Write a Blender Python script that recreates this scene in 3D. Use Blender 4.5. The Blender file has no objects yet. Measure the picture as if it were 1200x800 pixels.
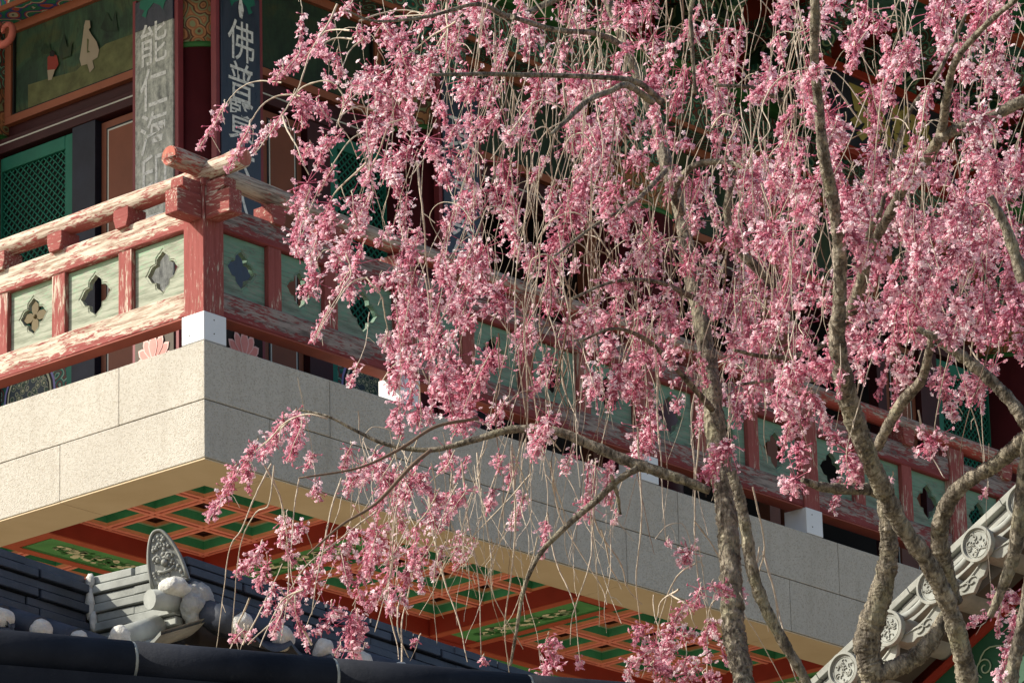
import bpy, bmesh, math, random
import numpy as np
from mathutils import Vector, Matrix
random.seed(7); np.random.seed(7)
SC = bpy.context.scene; COL = SC.collection
# ------------------------------------------------------------------ camera
FPX, TH, RO, PS = 5808.425, .328528974, -.0259813807, .854366047
DD, TX, TY = 23.8351462, -1.48036856, .0110102586
Z0 = 9.337                                   # height of the terrace edge over the ground
F_ = np.array([0, math.cos(TH), math.sin(TH)]); Uc = np.array([0, -math.sin(TH), math.cos(TH)]); Rc = np.array([1., 0, 0])
R_ = math.cos(RO)*Rc + math.sin(RO)*Uc; U_ = -math.sin(RO)*Rc + math.cos(RO)*Uc
C_ = -(DD*F_ + TX*R_ + TY*U_) + np.array([0, 0, Z0])
cam = bpy.data.cameras.new('camera'); cam.sensor_width = 36; cam.lens = FPX/1200*36
cam.clip_start = .5; cam.clip_end = 3000
camo = bpy.data.objects.new('camera', cam); COL.objects.link(camo)
M = Matrix.Identity(4)
for i in range(3):
    M[i][0] = R_[i]; M[i][1] = U_[i]; M[i][2] = -F_[i]; M[i][3] = C_[i]
camo.matrix_world = M; SC.camera = camo
# ------------------------------------------------------------------ light
SUN_AZ, SUN_EL = math.radians(186), math.radians(35)      # azimuth counter-clockwise from +X
w = bpy.data.worlds.new('World'); SC.world = w; w.use_nodes = True
nt = w.node_tree; bg = nt.nodes['Background']
sky = nt.nodes.new('ShaderNodeTexSky'); sky.sky_type = 'NISHITA'; sky.sun_disc = False
sky.sun_elevation = SUN_EL; sky.sun_rotation = math.pi/2 - SUN_AZ
sky.dust_density = 2.0
nt.links.new(sky.outputs[0], bg.inputs[0]); bg.inputs[1].default_value = .105
sl = bpy.data.lights.new('sun', 'SUN'); sl.energy = 4.5; sl.angle = math.radians(.5); sl.color = (1, .93, .80)
so = bpy.data.objects.new('sun', sl); COL.objects.link(so)
sd = Vector((math.cos(SUN_EL)*math.cos(SUN_AZ), math.cos(SUN_EL)*math.sin(SUN_AZ), math.sin(SUN_EL)))
so.rotation_euler = sd.to_track_quat('Z', 'Y').to_euler(); so.location = (0, 0, 40)
SC.view_settings.view_transform = 'Standard'; SC.view_settings.look = 'None'
SC.view_settings.exposure = .73; SC.view_settings.gamma = 1
# ------------------------------------------------------------------ helpers
def ray(x, y): return F_ + R_*(x-600)/FPX - U_*(y-400)/FPX
def at(x, y, dep): return Vector(C_ + ray(x, y)*dep)          # the place a measured point of the photo stands at, dep metres off
BLD = Matrix.Translation((0, 0, Z0)) @ Matrix.Rotation(PS, 4, 'Z')    # frame of the temple: u right face, v left face, w up
def tag(o, label=None, cat=None, group=None, kind=None):
    if label: o['label'] = label
    if cat: o['category'] = cat
    if group: o['group'] = group
    if kind: o['kind'] = kind
    return o
def empty(name, mtx, label, cat, group=None, parent=None):
    o = bpy.data.objects.new(name, None); COL.objects.link(o); o.matrix_world = mtx
    o.empty_display_size = .2
    if parent: o.parent = parent
    return tag(o, label, cat, group)
class MB:
    def __init__(s): s.v = []; s.f = []; s.m = []; s.smooth = []
    def add(s, vs, fs, mi=0, sm=False):
        b = len(s.v); s.v += [tuple(q) for q in vs]
        for f in fs: s.f.append(tuple(i+b for i in f)); s.m.append(mi); s.smooth.append(sm)
        return s
    def box(s, a, b, mi=0, ch=0):
        (x0, y0, z0), (x1, y1, z1) = a, b
        if ch <= 0:
            vs = [(x, y, z) for z in (z0, z1) for y in (y0, y1) for x in (x0, x1)]
            return s.add(vs, [(0, 2, 3, 1), (4, 5, 7, 6), (0, 1, 5, 4), (2, 6, 7, 3), (0, 4, 6, 2), (1, 3, 7, 5)], mi)
        bm = bmesh.new(); bmesh.ops.create_cube(bm, size=1)
        for q in bm.verts: q.co = Vector(((x0+x1)/2+q.co.x*(x1-x0), (y0+y1)/2+q.co.y*(y1-y0), (z0+z1)/2+q.co.z*(z1-z0)))
        bmesh.ops.bevel(bm, geom=list(bm.edges), offset=ch, segments=1, affect='EDGES')
        s.bm(bm, mi); return s
    def bm(s, bm, mi=0, sm=False):
        bm.verts.index_update()
        s.add([q.co[:] for q in bm.verts], [[q.index for q in f.verts] for f in bm.faces], mi, sm); bm.free(); return s
    def prism(s, poly, d, mi=0, sm=False):
        # poly: 3d points in a plane, d: extrusion vector
        n = len(poly); d = Vector(d); vs = [Vector(q) for q in poly] + [Vector(q)+d for q in poly]
        fs = [tuple(range(n))[::-1], tuple(range(n, 2*n))] + [(i, (i+1) % n, n+(i+1) % n, n+i) for i in range(n)]
        return s.add(vs, fs, mi, sm)
    def tube(s, pts, rad, n=8, mi=0, caps=True, jit=0, sm=True):
        pts = [Vector(q) for q in pts]; m = len(pts)
        if not hasattr(rad, '__len__'): rad = [rad]*m
        up = None; rings = []
        for i, q in enumerate(pts):
            t = (pts[min(i+1, m-1)]-pts[max(i-1, 0)])
            if t.length < 1e-9: t = Vector((0, 0, 1))
            t.normalize()
            if up is None: up = t.orthogonal().normalized()
            up = (up - t*up.dot(t))
            up = up.normalized() if up.length > 1e-6 else t.orthogonal().normalized()
            bn = t.cross(up)
            rings.append([q + (up*math.cos(2*math.pi*k/n)+bn*math.sin(2*math.pi*k/n))*rad[i]*(1+random.uniform(-jit, jit)) for k in range(n)])
        vs = [q for r in rings for q in r]
        fs = [(i*n+k, i*n+(k+1) % n, (i+1)*n+(k+1) % n, (i+1)*n+k) for i in range(m-1) for k in range(n)]
        s.add(vs, fs, mi, sm)
        if caps:
            b = len(s.v)-len(vs)
            s.f.append(tuple(b+k for k in range(n))[::-1]); s.m.append(mi); s.smooth.append(False)
            s.f.append(tuple(b+(m-1)*n+k for k in range(n))); s.m.append(mi); s.smooth.append(False)
        return s
    def ball(s, c, r, mi=0, seg=12, sc=(1, 1, 1), jit=0):
        bm = bmesh.new(); bmesh.ops.create_uvsphere(bm, u_segments=seg, v_segments=max(6, seg*2//3), radius=1)
        for q in bm.verts:
            k = r*(1+random.uniform(-jit, jit)); q.co = Vector((c[0]+q.co.x*k*sc[0], c[1]+q.co.y*k*sc[1], c[2]+q.co.z*k*sc[2]))
        return s.bm(bm, mi, True)
    def mesh(s, name, mats):
        me = bpy.data.meshes.new(name); me.from_pydata(s.v, [], s.f)
        for m_ in (mats if isinstance(mats, (list, tuple)) else [mats]): me.materials.append(m_)
        me.polygons.foreach_set('material_index', s.m); me.polygons.foreach_set('use_smooth', s.smooth)
        me.update(); return me
    def build(s, name, mats, parent=None, mtx=None, bevel=0):
        return link(name, s.mesh(name, mats), parent, mtx, bevel)
def link(name, me, parent=None, mtx=None, bevel=0):
    o = bpy.data.objects.new(name, me); COL.objects.link(o)
    if parent: o.parent = parent
    if mtx is not None:
        if parent: o.matrix_local = mtx
        else: o.matrix_world = mtx
    if bevel:
        b = o.modifiers.new('bevel', 'BEVEL'); b.width = bevel; b.segments = 2; b.limit_method = 'ANGLE'
    return o
def catmull(P, sub=4):
    P = [np.array(q, float) for q in P]
    if len(P) < 3: return P
    Q = [2*P[0]-P[1]] + P + [2*P[-1]-P[-2]]; out = []
    for i in range(1, len(Q)-2):
        for k in range(sub):
            t = k/sub; a, b, c, d = Q[i-1], Q[i], Q[i+1], Q[i+2]
            out.append(.5*((2*b)+(-a+c)*t+(2*a-5*b+4*c-d)*t*t+(-a+3*b-3*c+d)*t**3))
    out.append(P[-1]); return out
# ------------------------------------------------------------------ materials
class NM:
    def __init__(s, name, rough=.8, spec=.3):
        s.m = bpy.data.materials.new(name); s.m.use_nodes = True; s.t = s.m.node_tree; s.b = s.t.nodes['Principled BSDF']
        s.b.inputs['Roughness'].default_value = rough; s.b.inputs['Specular IOR Level'].default_value = spec
        s.tc = s.t.nodes.new('ShaderNodeTexCoord'); s._h = None
    def n(s, k, **kw):
        nd = s.t.nodes.new(k)
        for a, b in kw.items():
            if hasattr(nd, a): setattr(nd, a, b)
            else: nd.inputs[a.replace('_', ' ')].default_value = b
        return nd
    def l(s, a, b): s.t.links.new(a, b)
    def co(s, sc=(1, 1, 1), rot=(0, 0, 0), src='Object'):
        mp = s.n('ShaderNodeMapping'); mp.inputs['Scale'].default_value = sc; mp.inputs['Rotation'].default_value = rot
        s.l(s.tc.outputs[src], mp.inputs[0]); return mp.outputs[0]
    def noise(s, co, scale=5, detail=4, rough=.55, dist=0):
        nd = s.n('ShaderNodeTexNoise', Scale=scale, Detail=detail, Roughness=rough, Distortion=dist); s.l(co, nd.inputs['Vector']); return nd.outputs['Fac']
    def vor(s, co, scale=5, feature='F1', out='Distance', rnd=1):
        nd = s.n('ShaderNodeTexVoronoi'); nd.feature = feature; nd.inputs['Scale'].default_value = scale; nd.inputs['Randomness'].default_value = rnd
        s.l(co, nd.inputs['Vector']); return nd.outputs[out]
    def wave(s, co, scale=5, dist=0, detail=2, typ='BANDS', d='X'):
        nd = s.n('ShaderNodeTexWave', Scale=scale, Distortion=dist, Detail=detail); nd.wave_type = typ
        if typ == 'BANDS': nd.bands_direction = d
        s.l(co, nd.inputs['Vector']); return nd.outputs['Fac']
    def ramp(s, fac, stops, const=False):
        nd = s.n('ShaderNodeValToRGB'); r = nd.color_ramp
        if const: r.interpolation = 'CONSTANT'
        while len(r.elements) < len(stops): r.elements.new(.5)
        for e, (p, c) in zip(r.elements, stops):
            e.position = p; e.color = (c, c, c, 1) if not hasattr(c, '__len__') else (*c, 1)
        s.l(fac, nd.inputs[0]); return nd.outputs[0]
    def mix(s, fac, a, b, blend='MIX'):
        nd = s.n('ShaderNodeMix'); nd.data_type = 'RGBA'; nd.blend_type = blend
        for v, i in ((fac, 0), (a, 6), (b, 7)):
            if hasattr(v, 'is_output') or hasattr(v, 'links'): s.l(v, nd.inputs[i])
            else: nd.inputs[i].default_value = v if i == 0 else (*v, 1)
        return nd.outputs[2]
    def math(s, op, a, b=0):
        nd = s.n('ShaderNodeMath'); nd.operation = op
        for v, i in ((a, 0), (b, 1)):
            if hasattr(v, 'links'): s.l(v, nd.inputs[i])
            else: nd.inputs[i].default_value = v
        return nd.outputs[0]
    def col(s, c):
        if hasattr(c, 'links'): s.l(c, s.b.inputs['Base Color'])
        else: s.b.inputs['Base Color'].default_value = (*c, 1)
        return s
    def bump(s, h, strength=.3, dist=.01):
        nd = s.n('ShaderNodeBump', Strength=strength, Distance=dist); s.l(h, nd.inputs['Height'])
        if s._h: s.l(s._h, nd.inputs['Normal'])
        s._h = nd.outputs[0]; s.l(s._h, s.b.inputs['Normal']); return s
    def rough(s, v): s.l(v, s.b.inputs['Roughness']); return s
def stone_mat():
    a = NM('speckled_granite', .9, .25); c = a.co()
    f = a.noise(c, 150, 2, .7); g = a.noise(c, 2.2, 4); k = a.vor(c, 55); k2 = a.vor(c, 130, out='Color')
    base = a.mix(a.ramp(g, [(.3, 0), (.7, 1)]), (.46, .435, .385), (.52, .495, .44))
    base = a.mix(a.ramp(k2, [(.2, .45), (.45, 0)]), base, (.30, .26, .20))
    base = a.mix(a.ramp(k, [(.10, .8), (.17, 0)]), base, (.20, .18, .15))
    stain = a.noise(a.co((1.6, 1.6, .22)), 4, 7, .65)
    base = a.mix(a.ramp(stain, [(.52, 0), (.72, .42)]), base, (.30, .27, .22))
    oi = a.n('ShaderNodeObjectInfo'); base = a.mix(a.ramp(oi.outputs['Random'], [(0, .14), (.5, 0), (1, .16)]), base, (.36, .33, .29))
    return a.col(base).bump(f, .9, .006).bump(k2, .6, .004).m
def soffit_mat():  # underside stone, browner than the granite faces
    a = NM('tan_stone_soffit', .9, .2); c = a.co()
    g = a.noise(c, 3, 6); f = a.noise(c, 120, 2)
    return a.col(a.mix(a.ramp(g, [(.3, 0), (.7, 1)]), (.50, .39, .25), (.58, .47, .32))).bump(f, .2, .003).m
def paint(name, axis, peel, paintc=(.20, .048, .042), wood=(.56, .50, .41), wood2=(.26, .18, .13), keep=()):
    a = NM(name, .85, .25)
    st = {'u': (5, 60, 60), 'v': (60, 5, 60), 'w': (60, 60, 5)}[axis]; s2 = {'u': (11, 60, 60), 'v': (60, 11, 60), 'w': (55, 55, 7)}[axis]
    gr = a.noise(a.co(st), 1, 5, .7); pl = a.noise(a.co(s2), 1.6, 9, .68, .4); big = a.noise(a.co((1, 1, 1)), 3.0, 3)
    w_ = a.mix(a.ramp(gr, [(.38, 1), (.56, 0)]), wood, wood2)
    p_ = a.mix(a.ramp(gr, [(.3, 0), (.8, 1)]), paintc, tuple(min(1, q*1.5+.02) for q in paintc))
    s_ = a.math('ADD', pl, a.math('MULTIPLY', a.math('SUBTRACT', big, .5), .45))
    if keep:
        sx = a.n('ShaderNodeSeparateXYZ'); a.l(a.tc.outputs['Object'], sx.inputs[0])
        for z in keep:
            dz = a.math('ABSOLUTE', a.math('SUBTRACT', sx.outputs[2], z)); s_ = a.math('SUBTRACT', s_, a.ramp(dz, [(.012, .17), (.05, 0)]))
    t = 1-peel; msk = a.ramp(s_, [(max(0, t-.045), 0), (t+.045, 1)])
    return a.col(a.mix(msk, p_, w_)).bump(gr, .5, .004).bump(msk, -.5, .003).m
def plain(name, c, var=.15, rough=.7, scale=6, bump=.1, spec=.3):
    a = NM(name, rough, spec); f = a.noise(a.co(), scale, 6, .6)
    return a.col(a.mix(a.ramp(f, [(.3, 0), (.7, 1)]), tuple(q*(1-var) for q in c), tuple(min(1, q*(1+var)) for q in c))).bump(a.noise(a.co(), scale*9, 3), bump, .004).m
def dancheong(name, scale, cols):
    a = NM(name, .65, .3); c = a.co(); n_ = a.n('ShaderNodeTexNoise', Scale=scale*.5, Detail=2.0)
    a.l(c, n_.inputs['Vector']); mc = a.n('ShaderNodeMix'); mc.data_type = 'VECTOR'; mc.inputs[0].default_value = .06
    a.l(c, mc.inputs[4]); a.l(n_.outputs['Color'], mc.inputs[5])
    v = a.vor(mc.outputs[1], scale); rings = a.math('FRACT', a.math('MULTIPLY', v, 2.6)); k = len(cols)
    return a.col(a.ramp(rings, [(i/k, q) for i, q in enumerate(cols)], True)).m
MT = {}
MT['stone'] = stone_mat(); MT['soffit'] = soffit_mat()
for ax in 'uvw':
    MT['peel_'+ax] = paint('peeling_red_paint_'+ax, ax, (.575 if ax != 'w' else .42), keep=(.155, .605, .80))
    MT['red_'+ax] = paint('worn_red_paint_'+ax, ax, .40)
MT['beam_u'] = paint('shade_darkened_weathered_beam', 'u', .54, (.15, .026, .027), (.27, .23, .21), (.10, .08, .075), keep=(.155, .605))  # weathered paint, with the right face's shade darkened into the colour
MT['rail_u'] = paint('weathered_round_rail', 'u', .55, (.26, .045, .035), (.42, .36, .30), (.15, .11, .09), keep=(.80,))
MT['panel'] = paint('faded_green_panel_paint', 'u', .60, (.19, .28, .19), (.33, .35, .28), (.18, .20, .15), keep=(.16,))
MT['panel_u'] = paint('faded_green_panel_paint_shaded', 'u', .50, (.11, .20, .145), (.21, .25, .20), (.11, .14, .11), keep=(.16,))  # darker copy of the faded panel paint; right face's shade is in the colour
MT['groove'] = plain('dark_joint', (.08, .07, .06))
MT['white'] = plain('white_enamel', (.66, .68, .70), .06, .4, 3, .02)
MT['screw'] = plain('dark_screw', (.05, .05, .05))
MT['cutwood'] = paint('red_stained_end_grain', 'w', .45, (.30, .09, .065), (.62, .42, .30), (.3, .12, .08))
MT['maroon'] = plain('dark_maroon_column_paint', (.085, .013, .017), .2, .45, 4, .05)
MT['maroon2'] = plain('maroon_batten_paint', (.20, .035, .04), .15, .5, 4, .05)
MT['wallred'] = plain('dark_red_wall_paint', (.045, .009, .011), .2, .6)
MT['orange'] = plain('orange_door_panel', (.20, .065, .033), .1, .6)
MT['orangeline'] = plain('orange_frame_paint', (.30, .10, .055), .1, .6)
MT['teal'] = plain('teal_lattice_paint', (.015, .15, .10), .15, .6)
MT['black'] = plain('black_line_paint', (.012, .012, .012), .1, .6)
MT['paleline'] = plain('pale_line_paint', (.55, .55, .5), .1, .6)
MT['interior'] = plain('dark_interior', (.02, .014, .012), .2, .8)
MT['navy'] = plain('navy_post_paint', (.018, .022, .038), .3, .6)
MT['redbeam'] = plain('deep_red_ceiling_paint', (.26, .028, .015), .12, .6)
MT['orangered'] = plain('orange_red_ceiling_edge', (.40, .085, .04), .1, .6)
MT['under'] = plain('red_brown_beam_underside', (.24, .055, .035), .15, .7)
MT['pinkline'] = plain('salmon_ceiling_bar', (.80, .27, .19), .08, .6)
MT['green'] = plain('bright_green_ceiling_paint', (.09, .28, .09), .2, .6, 9)
MT['dkgreen'] = plain('dark_green_edge_paint', (.035, .14, .035), .15, .6)
MT['cgreen'] = plain('coffer_green_paint', (.035, .22, .10), .2, .6, 12)
MT['cgreen2'] = plain('coffer_pale_green_band', (.22, .30, .17), .2, .6, 12)
MT['corange'] = plain('coffer_orange_band', (.48, .19, .09), .2, .6, 12)
MT['cdark'] = plain('coffer_dark_ground', (.05, .012, .008), .2, .6)
MT['petalw'] = plain('pale_painted_flower', (.62, .60, .40), .2, .7)
MT['petalv'] = plain('violet_painted_flower', (.30, .26, .52), .2, .7)
MT['lotus'] = plain('pink_lotus_paint', (.72, .28, .24), .15, .6)
MT['lotus2'] = plain('pale_lotus_paint', (.82, .50, .45), .1, .6)
MT['dan1'] = dancheong('teal_scroll_painting', 16, [(.014, .08, .065), (.03, .17, .12), (.26, .36, .26), (.012, .06, .05), (.20, .045, .035)])
MT['dan2'] = dancheong('bright_beam_painting', 11, [(.03, .30, .18), (.06, .16, .12), (.60, .62, .50), (.50, .11, .07), (.05, .09, .35), (.03, .22, .15)])
MT['dan3'] = dancheong('orange_scroll_painting', 14, [(.30, .13, .06), (.42, .20, .09), (.12, .05, .03), (.22, .24, .12)])
MT['dan4'] = dancheong('dark_green_cloud_painting', 7, [(.012, .06, .035), (.015, .075, .045), (.012, .06, .035), (.16, .24, .13), (.006, .02, .015)])
MT['circle'] = NM('x').m
def circle_mat():
    a = NM('round_flower_dado_painting', .6, .3); c = a.co((1, 1, 1))
    v = a.vor(c, 26); return a.col(a.ramp(v, [(0, (.42, .40, .25)), (.28, (.05, .09, .06)), (.45, (.30, .30, .20)), (.55, (.05, .07, .08))], True)).m
MT['circle'] = circle_mat()
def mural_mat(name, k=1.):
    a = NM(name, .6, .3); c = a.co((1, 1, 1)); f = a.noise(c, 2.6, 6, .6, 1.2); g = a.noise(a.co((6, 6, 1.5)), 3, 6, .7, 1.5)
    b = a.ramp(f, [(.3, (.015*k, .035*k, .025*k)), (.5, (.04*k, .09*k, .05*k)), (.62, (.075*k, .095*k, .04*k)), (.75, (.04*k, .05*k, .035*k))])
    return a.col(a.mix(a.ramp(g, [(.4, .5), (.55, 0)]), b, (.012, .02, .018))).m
MT['mural'] = mural_mat('dark_green_mural'); MT['mural2'] = mural_mat('shaded_mural', .6)  # second copy is darker: the right face's shade is put into its colour
MT['rock'] = plain('mural_ochre_rock', (.12, .13, .055), .35, .7, 12)
MT['skin'] = plain('mural_robe', (.34, .29, .22), .1, .7); MT['redrobe'] = plain('mural_red_jacket', (.26, .04, .03), .1, .7)
def plaque_mat(name, c, r):
    a = NM(name, r, .6); f = a.noise(a.co((14, 14, 3)), 2, 8, .7); g = a.noise(a.co(), 40, 4)
    a.col(a.mix(a.ramp(f, [(.35, 0), (.7, 1)]), c, tuple(q*1.6+.004 for q in c)))
    a.rough(a.ramp(f, [(.3, r*.75), (.75, min(1, r*1.6))])); return a.bump(g, .25, .003).bump(f, .3, .004).m
MT['plaque'] = plaque_mat('glossy_black_lacquer', (.012, .016, .03), .34)
def letter_mat():
    a = NM('worn_white_lettering', .6, .3); f = a.noise(a.co((1, 1, 1)), 38, 7, .75)
    return a.col(a.ramp(f, [(.36, (.30, .31, .30)), (.50, (.72, .74, .72)), (.7, (.82, .84, .82))])).m
MT['letter'] = letter_mat()
MT['gold'] = plain('dull_gold_lettering', (.34, .30, .10), .12, .5)
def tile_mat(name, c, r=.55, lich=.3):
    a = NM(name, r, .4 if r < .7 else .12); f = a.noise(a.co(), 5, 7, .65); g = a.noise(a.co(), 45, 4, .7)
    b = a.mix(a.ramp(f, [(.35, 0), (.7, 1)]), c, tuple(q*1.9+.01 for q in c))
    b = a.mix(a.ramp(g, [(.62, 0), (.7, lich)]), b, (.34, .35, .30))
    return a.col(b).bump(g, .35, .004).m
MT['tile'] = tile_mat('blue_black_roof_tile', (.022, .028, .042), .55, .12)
MT['tilelit'] = tile_mat('lit_weathered_grey_tile', (.20, .21, .195), .7)  # paler tile copy with sunlight on the return in its colour; also gate tile
MT['tilepale'] = tile_mat('pale_grey_cast_tile', (.20, .205, .185), .8, .22)
MT['tilerelief'] = tile_mat('moulded_grey_tile', (.14, .145, .13), .6, .15)
MT['cap'] = tile_mat('black_coping_tile', (.004, .0055, .010), .75, .02)
MT['mortar'] = plain('white_lime_mortar', (.58, .57, .52), .25, .95, 26, 1.)
MT['mortarg'] = plain('grey_stained_mortar', (.34, .34, .32), .25, .9, 12, .9)
def bark():
    a = NM('cherry_bark', .9, .2); c = a.co((1, 1, .45)); f = a.noise(c, 38, 6, .7, .6); g = a.noise(a.co(), 9, 5, .6); v = a.vor(c, 60)
    b = a.mix(a.ramp(f, [(.35, 0), (.65, 1)]), (.075, .06, .048), (.46, .41, .32))
    b = a.mix(a.ramp(g, [(.5, 0), (.68, .8)]), b, (.38, .36, .24))
    b = a.mix(a.ramp(v, [(.1, .7), (.3, 0)]), b, (.05, .04, .03)); dk = a.noise(a.co((1, 1, .6)), 22, 7, .75, .8); b = a.mix(a.ramp(dk, [(.50, 0), (.60, .75)]), b, (.055, .045, .035)); a.bump(dk, -.7, .02)
    return a.col(b).bump(f, 1., .03).bump(v, .8, .02).m
MT['bark'] = bark()
MT['twig'] = plain('pale_twig_bark', (.47, .405, .325), .3, .75, 60, .3)
MT['twigd'] = plain('dark_twig_bark', (.15, .10, .07), .3, .75, 60, .3)
def petal(name, c, c2):
    a = NM(name, .6, .25); at_ = a.n('ShaderNodeAttribute'); at_.attribute_name = 'tone'
    cc = a.mix(at_.outputs['Fac'], c, c2); a.col(cc)
    tr = a.n('ShaderNodeBsdfTranslucent'); a.l(cc, tr.inputs[0]); mx = a.n('ShaderNodeMixShader'); mx.inputs[0].default_value = .45
    a.l(a.b.outputs[0], mx.inputs[1]); a.l(tr.outputs[0], mx.inputs[2]); a.l(mx.outputs[0], a.t.nodes['Material Output'].inputs[0]); return a.m
MT['petal'] = petal('pink_petal', (.82, .41, .52), (.95, .82, .86)); MT['bud'] = petal('dark_pink_bud', (.62, .17, .28), (.82, .42, .52))
def ground_mat():
    a = NM('sandy_courtyard', .95, .1); f = a.noise(a.co(), .3, 8)
    return a.col(a.mix(f, (.27, .225, .155), (.36, .305, .215))).bump(a.noise(a.co(), 12, 4), .3, .02).m
# ------------------------------------------------------------------ ground
MB().add([(-900, -600, 0), (900, -600, 0), (900, 1200, 0), (-900, 1200, 0)], [(0, 1, 2, 3)]).build('ground', ground_mat())
tag(bpy.data.objects['ground'], kind='structure')
# ------------------------------------------------------------------ stone terrace
TE = empty('stone_terrace', BLD, 'pale granite terrace edge of two courses with painted coffered ceiling beneath', 'terrace')
ULEN, VLEN, SD = 12.0, 8.0, .31
g = .0022
def blk(u0, u1, v0, v1, w0, w1):
    MB().box((u0+g, v0+g, w0+g), (u1-g, v1-g, w1-g)).build('stone_block', [MT['stone']], TE, bevel=.0025)
def slab(u0, u1, v0, v1, w0, w1): MB().box((u0+g, v0+g, w0), (u1-g, v1-g, w1)).build('soffit_slab', [MT['soffit']], TE)
def corner(a, b, w0, w1):   # L-shaped corner block
    o_ = 0.0
    poly = [(0, 0, w0+g), (b-g, 0, w0+g), (b-g, SD-g, w0+g), (SD-g, SD-g, w0+g), (SD-g, a-g, w0+g), (0, a-g, w0+g)]
    MB().prism(poly, (0, 0, w1-w0-2*g)).build('stone_block', [MT['stone']], TE, bevel=.004)
up_u = [.877, 2.22, 3.563, 4.948, 6.3, 7.65, 9, 10.4, ULEN]; lo_u = [.45, 1.75, 3.126, 4.5, 5.9, 7.25, 8.6, 10, ULEN]
up_v = [.588, 1.95, 3.3, 4.65, 6, VLEN]; lo_v = [1.002, 2.35, 3.7, 5.05, 6.4, VLEN]
corner(up_v[0], up_u[0], -.30, 0); corner(lo_v[0], lo_u[0], -.594, -.30)
for a, b in zip(up_u, up_u[1:]): blk(a, b, 0, SD, -.30, 0)
for a, b in zip(lo_u, lo_u[1:]): blk(a, b, 0, SD, -.594, -.30)
for a, b in zip(up_v, up_v[1:]): blk(0, SD, a, b, -.30, 0)
for a, b in zip(lo_v, lo_v[1:]): blk(0, SD, a, b, -.594, -.30)
MB().prism([(.004, .004, -.601), (lo_u[0]-g, .004, -.601), (lo_u[0]-g, SD-g, -.601), (SD-g, SD-g, -.601), (SD-g, lo_v[0]-g, -.601), (.004, lo_v[0]-g, -.601)], (0, 0, .006)).build('soffit_slab', MT['soffit'], TE)
for a, b in zip(lo_u, lo_u[1:]): slab(a, b, .003, SD, -.601, -.5955)
for a, b in zip(lo_v, lo_v[1:]): slab(.003, SD, a, b, -.601, -.5955)
m = MB(); m.box((.008, .008, -.59), (ULEN-.01, .25, -.01)); m.box((.008, .26, -.59), (.25, VLEN-.01, -.01)); m.build('mortar_core', MT['groove'], TE)
MB().box((SD+.001, SD+.001, -.16), (ULEN, VLEN, -.02)).build('floor_slab', MT['groove'], TE)
# coffered ceiling
WL = -.5
cell = .345
def coffer_mesh():
    m = MB(); h = cell/2; z = 0
    def ring(r0, z0, r1, z1, mi):
        a = [(-r0, -r0, z0), (r0, -r0, z0), (r0, r0, z0), (-r0, r0, z0)]; b = [(-r1, -r1, z1), (r1, -r1, z1), (r1, r1, z1), (-r1, r1, z1)]
        m.add(a+b, [(i, (i+1) % 4, 4+(i+1) % 4, 4+i) for i in range(4)], mi)
    ring(h-.030, 0, h-.046, .010, 3); ring(h-.046, .010, h-.058, .050, 2); ring(h-.058, .050, h-.062, .056, 5)
    ring(h-.062, .056, h-.070, .070, 3); ring(h-.070, .070, h-.072, .085, 1)
    r = h-.072; m.add([(-r, -r, .085), (r, -r, .085), (r, r, .085), (-r, r, .085)], [(0, 1, 2, 3)], 4)
    for k in range(8):
        a = k*math.pi/4; c = (math.cos(a)*.035, math.sin(a)*.035); q = []
        for j in range(6):
            t = j*math.pi/3; q.append((c[0]+math.cos(a)*math.cos(t)*.02-math.sin(a)*math.sin(t)*.011, c[1]+math.sin(a)*math.cos(t)*.02+math.cos(a)*math.sin(t)*.011, .0825))
        m.add(q, [tuple(range(6))], 6)
    return m
CM = [coffer_mesh().mesh('coffer', [MT['redbeam'], MT['cdark'], MT['cgreen'], MT['corange'], MT['cdark'], MT['cgreen2'], MT[k]]) for k in ('petalw', 'petalv')]
def bar(a, b, axis):
    m = MB(); L = b[0]-a[0] if axis == 'u' else b[1]-a[1]; W = .030
    def bx(o0, o1, z0, z1, mi):
        if axis == 'u': m.box((a[0], a[1]+o0, z0), (b[0], a[1]+o1, z1), mi)
        else: m.box((a[0]+o0, a[1], z0), (a[0]+o1, b[1], z1), mi)
    e = .0 if axis == 'u' else .0015
    bx(-W, -.010, WL-.004+e, WL+.03, 0); bx(.010, W, WL-.004+e, WL+.03, 0); bx(-.0105, .0105, WL+.002+e, WL+.0285, 1)
    m.build('lattice_bar', [MT['pinkline'], MT['redbeam']], TE)
def bay(u0, nu, v0, nv):
    for i in range(nu+1): bar((u0+i*cell, v0-.02), (u0+i*cell, v0+nv*cell+.02), 'v')
    for j in range(nv+1): bar((u0-.02, v0+j*cell), (u0+nu*cell+.02, v0+j*cell), 'u')
    for i in range(nu):
        for j in range(nv):
            o = link('coffer', CM[(i+j) % 2], TE, Matrix.Translation((u0+(i+.5)*cell, v0+(j+.5)*cell, WL)))
BU = [(1.415, 1.755), (3.135, 3.475), (5.195, 5.535), (7.6, 7.94)]; BV = [(1.415, 1.755), (3.135, 3.475)]
us = [(.36, 3), (1.775, 4), (3.495, 5), (5.555, 6)]; vs_ = [(.36, 3), (1.775, 4), (3.495, 5)]
for (u0, nu) in us:
    for (v0, nv) in vs_[:2]: bay(u0+.012 if u0 > 1 else u0, nu, v0+.012 if v0 > 1 else v0, nv)
bay(.36, 3, 3.507, 4)
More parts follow.
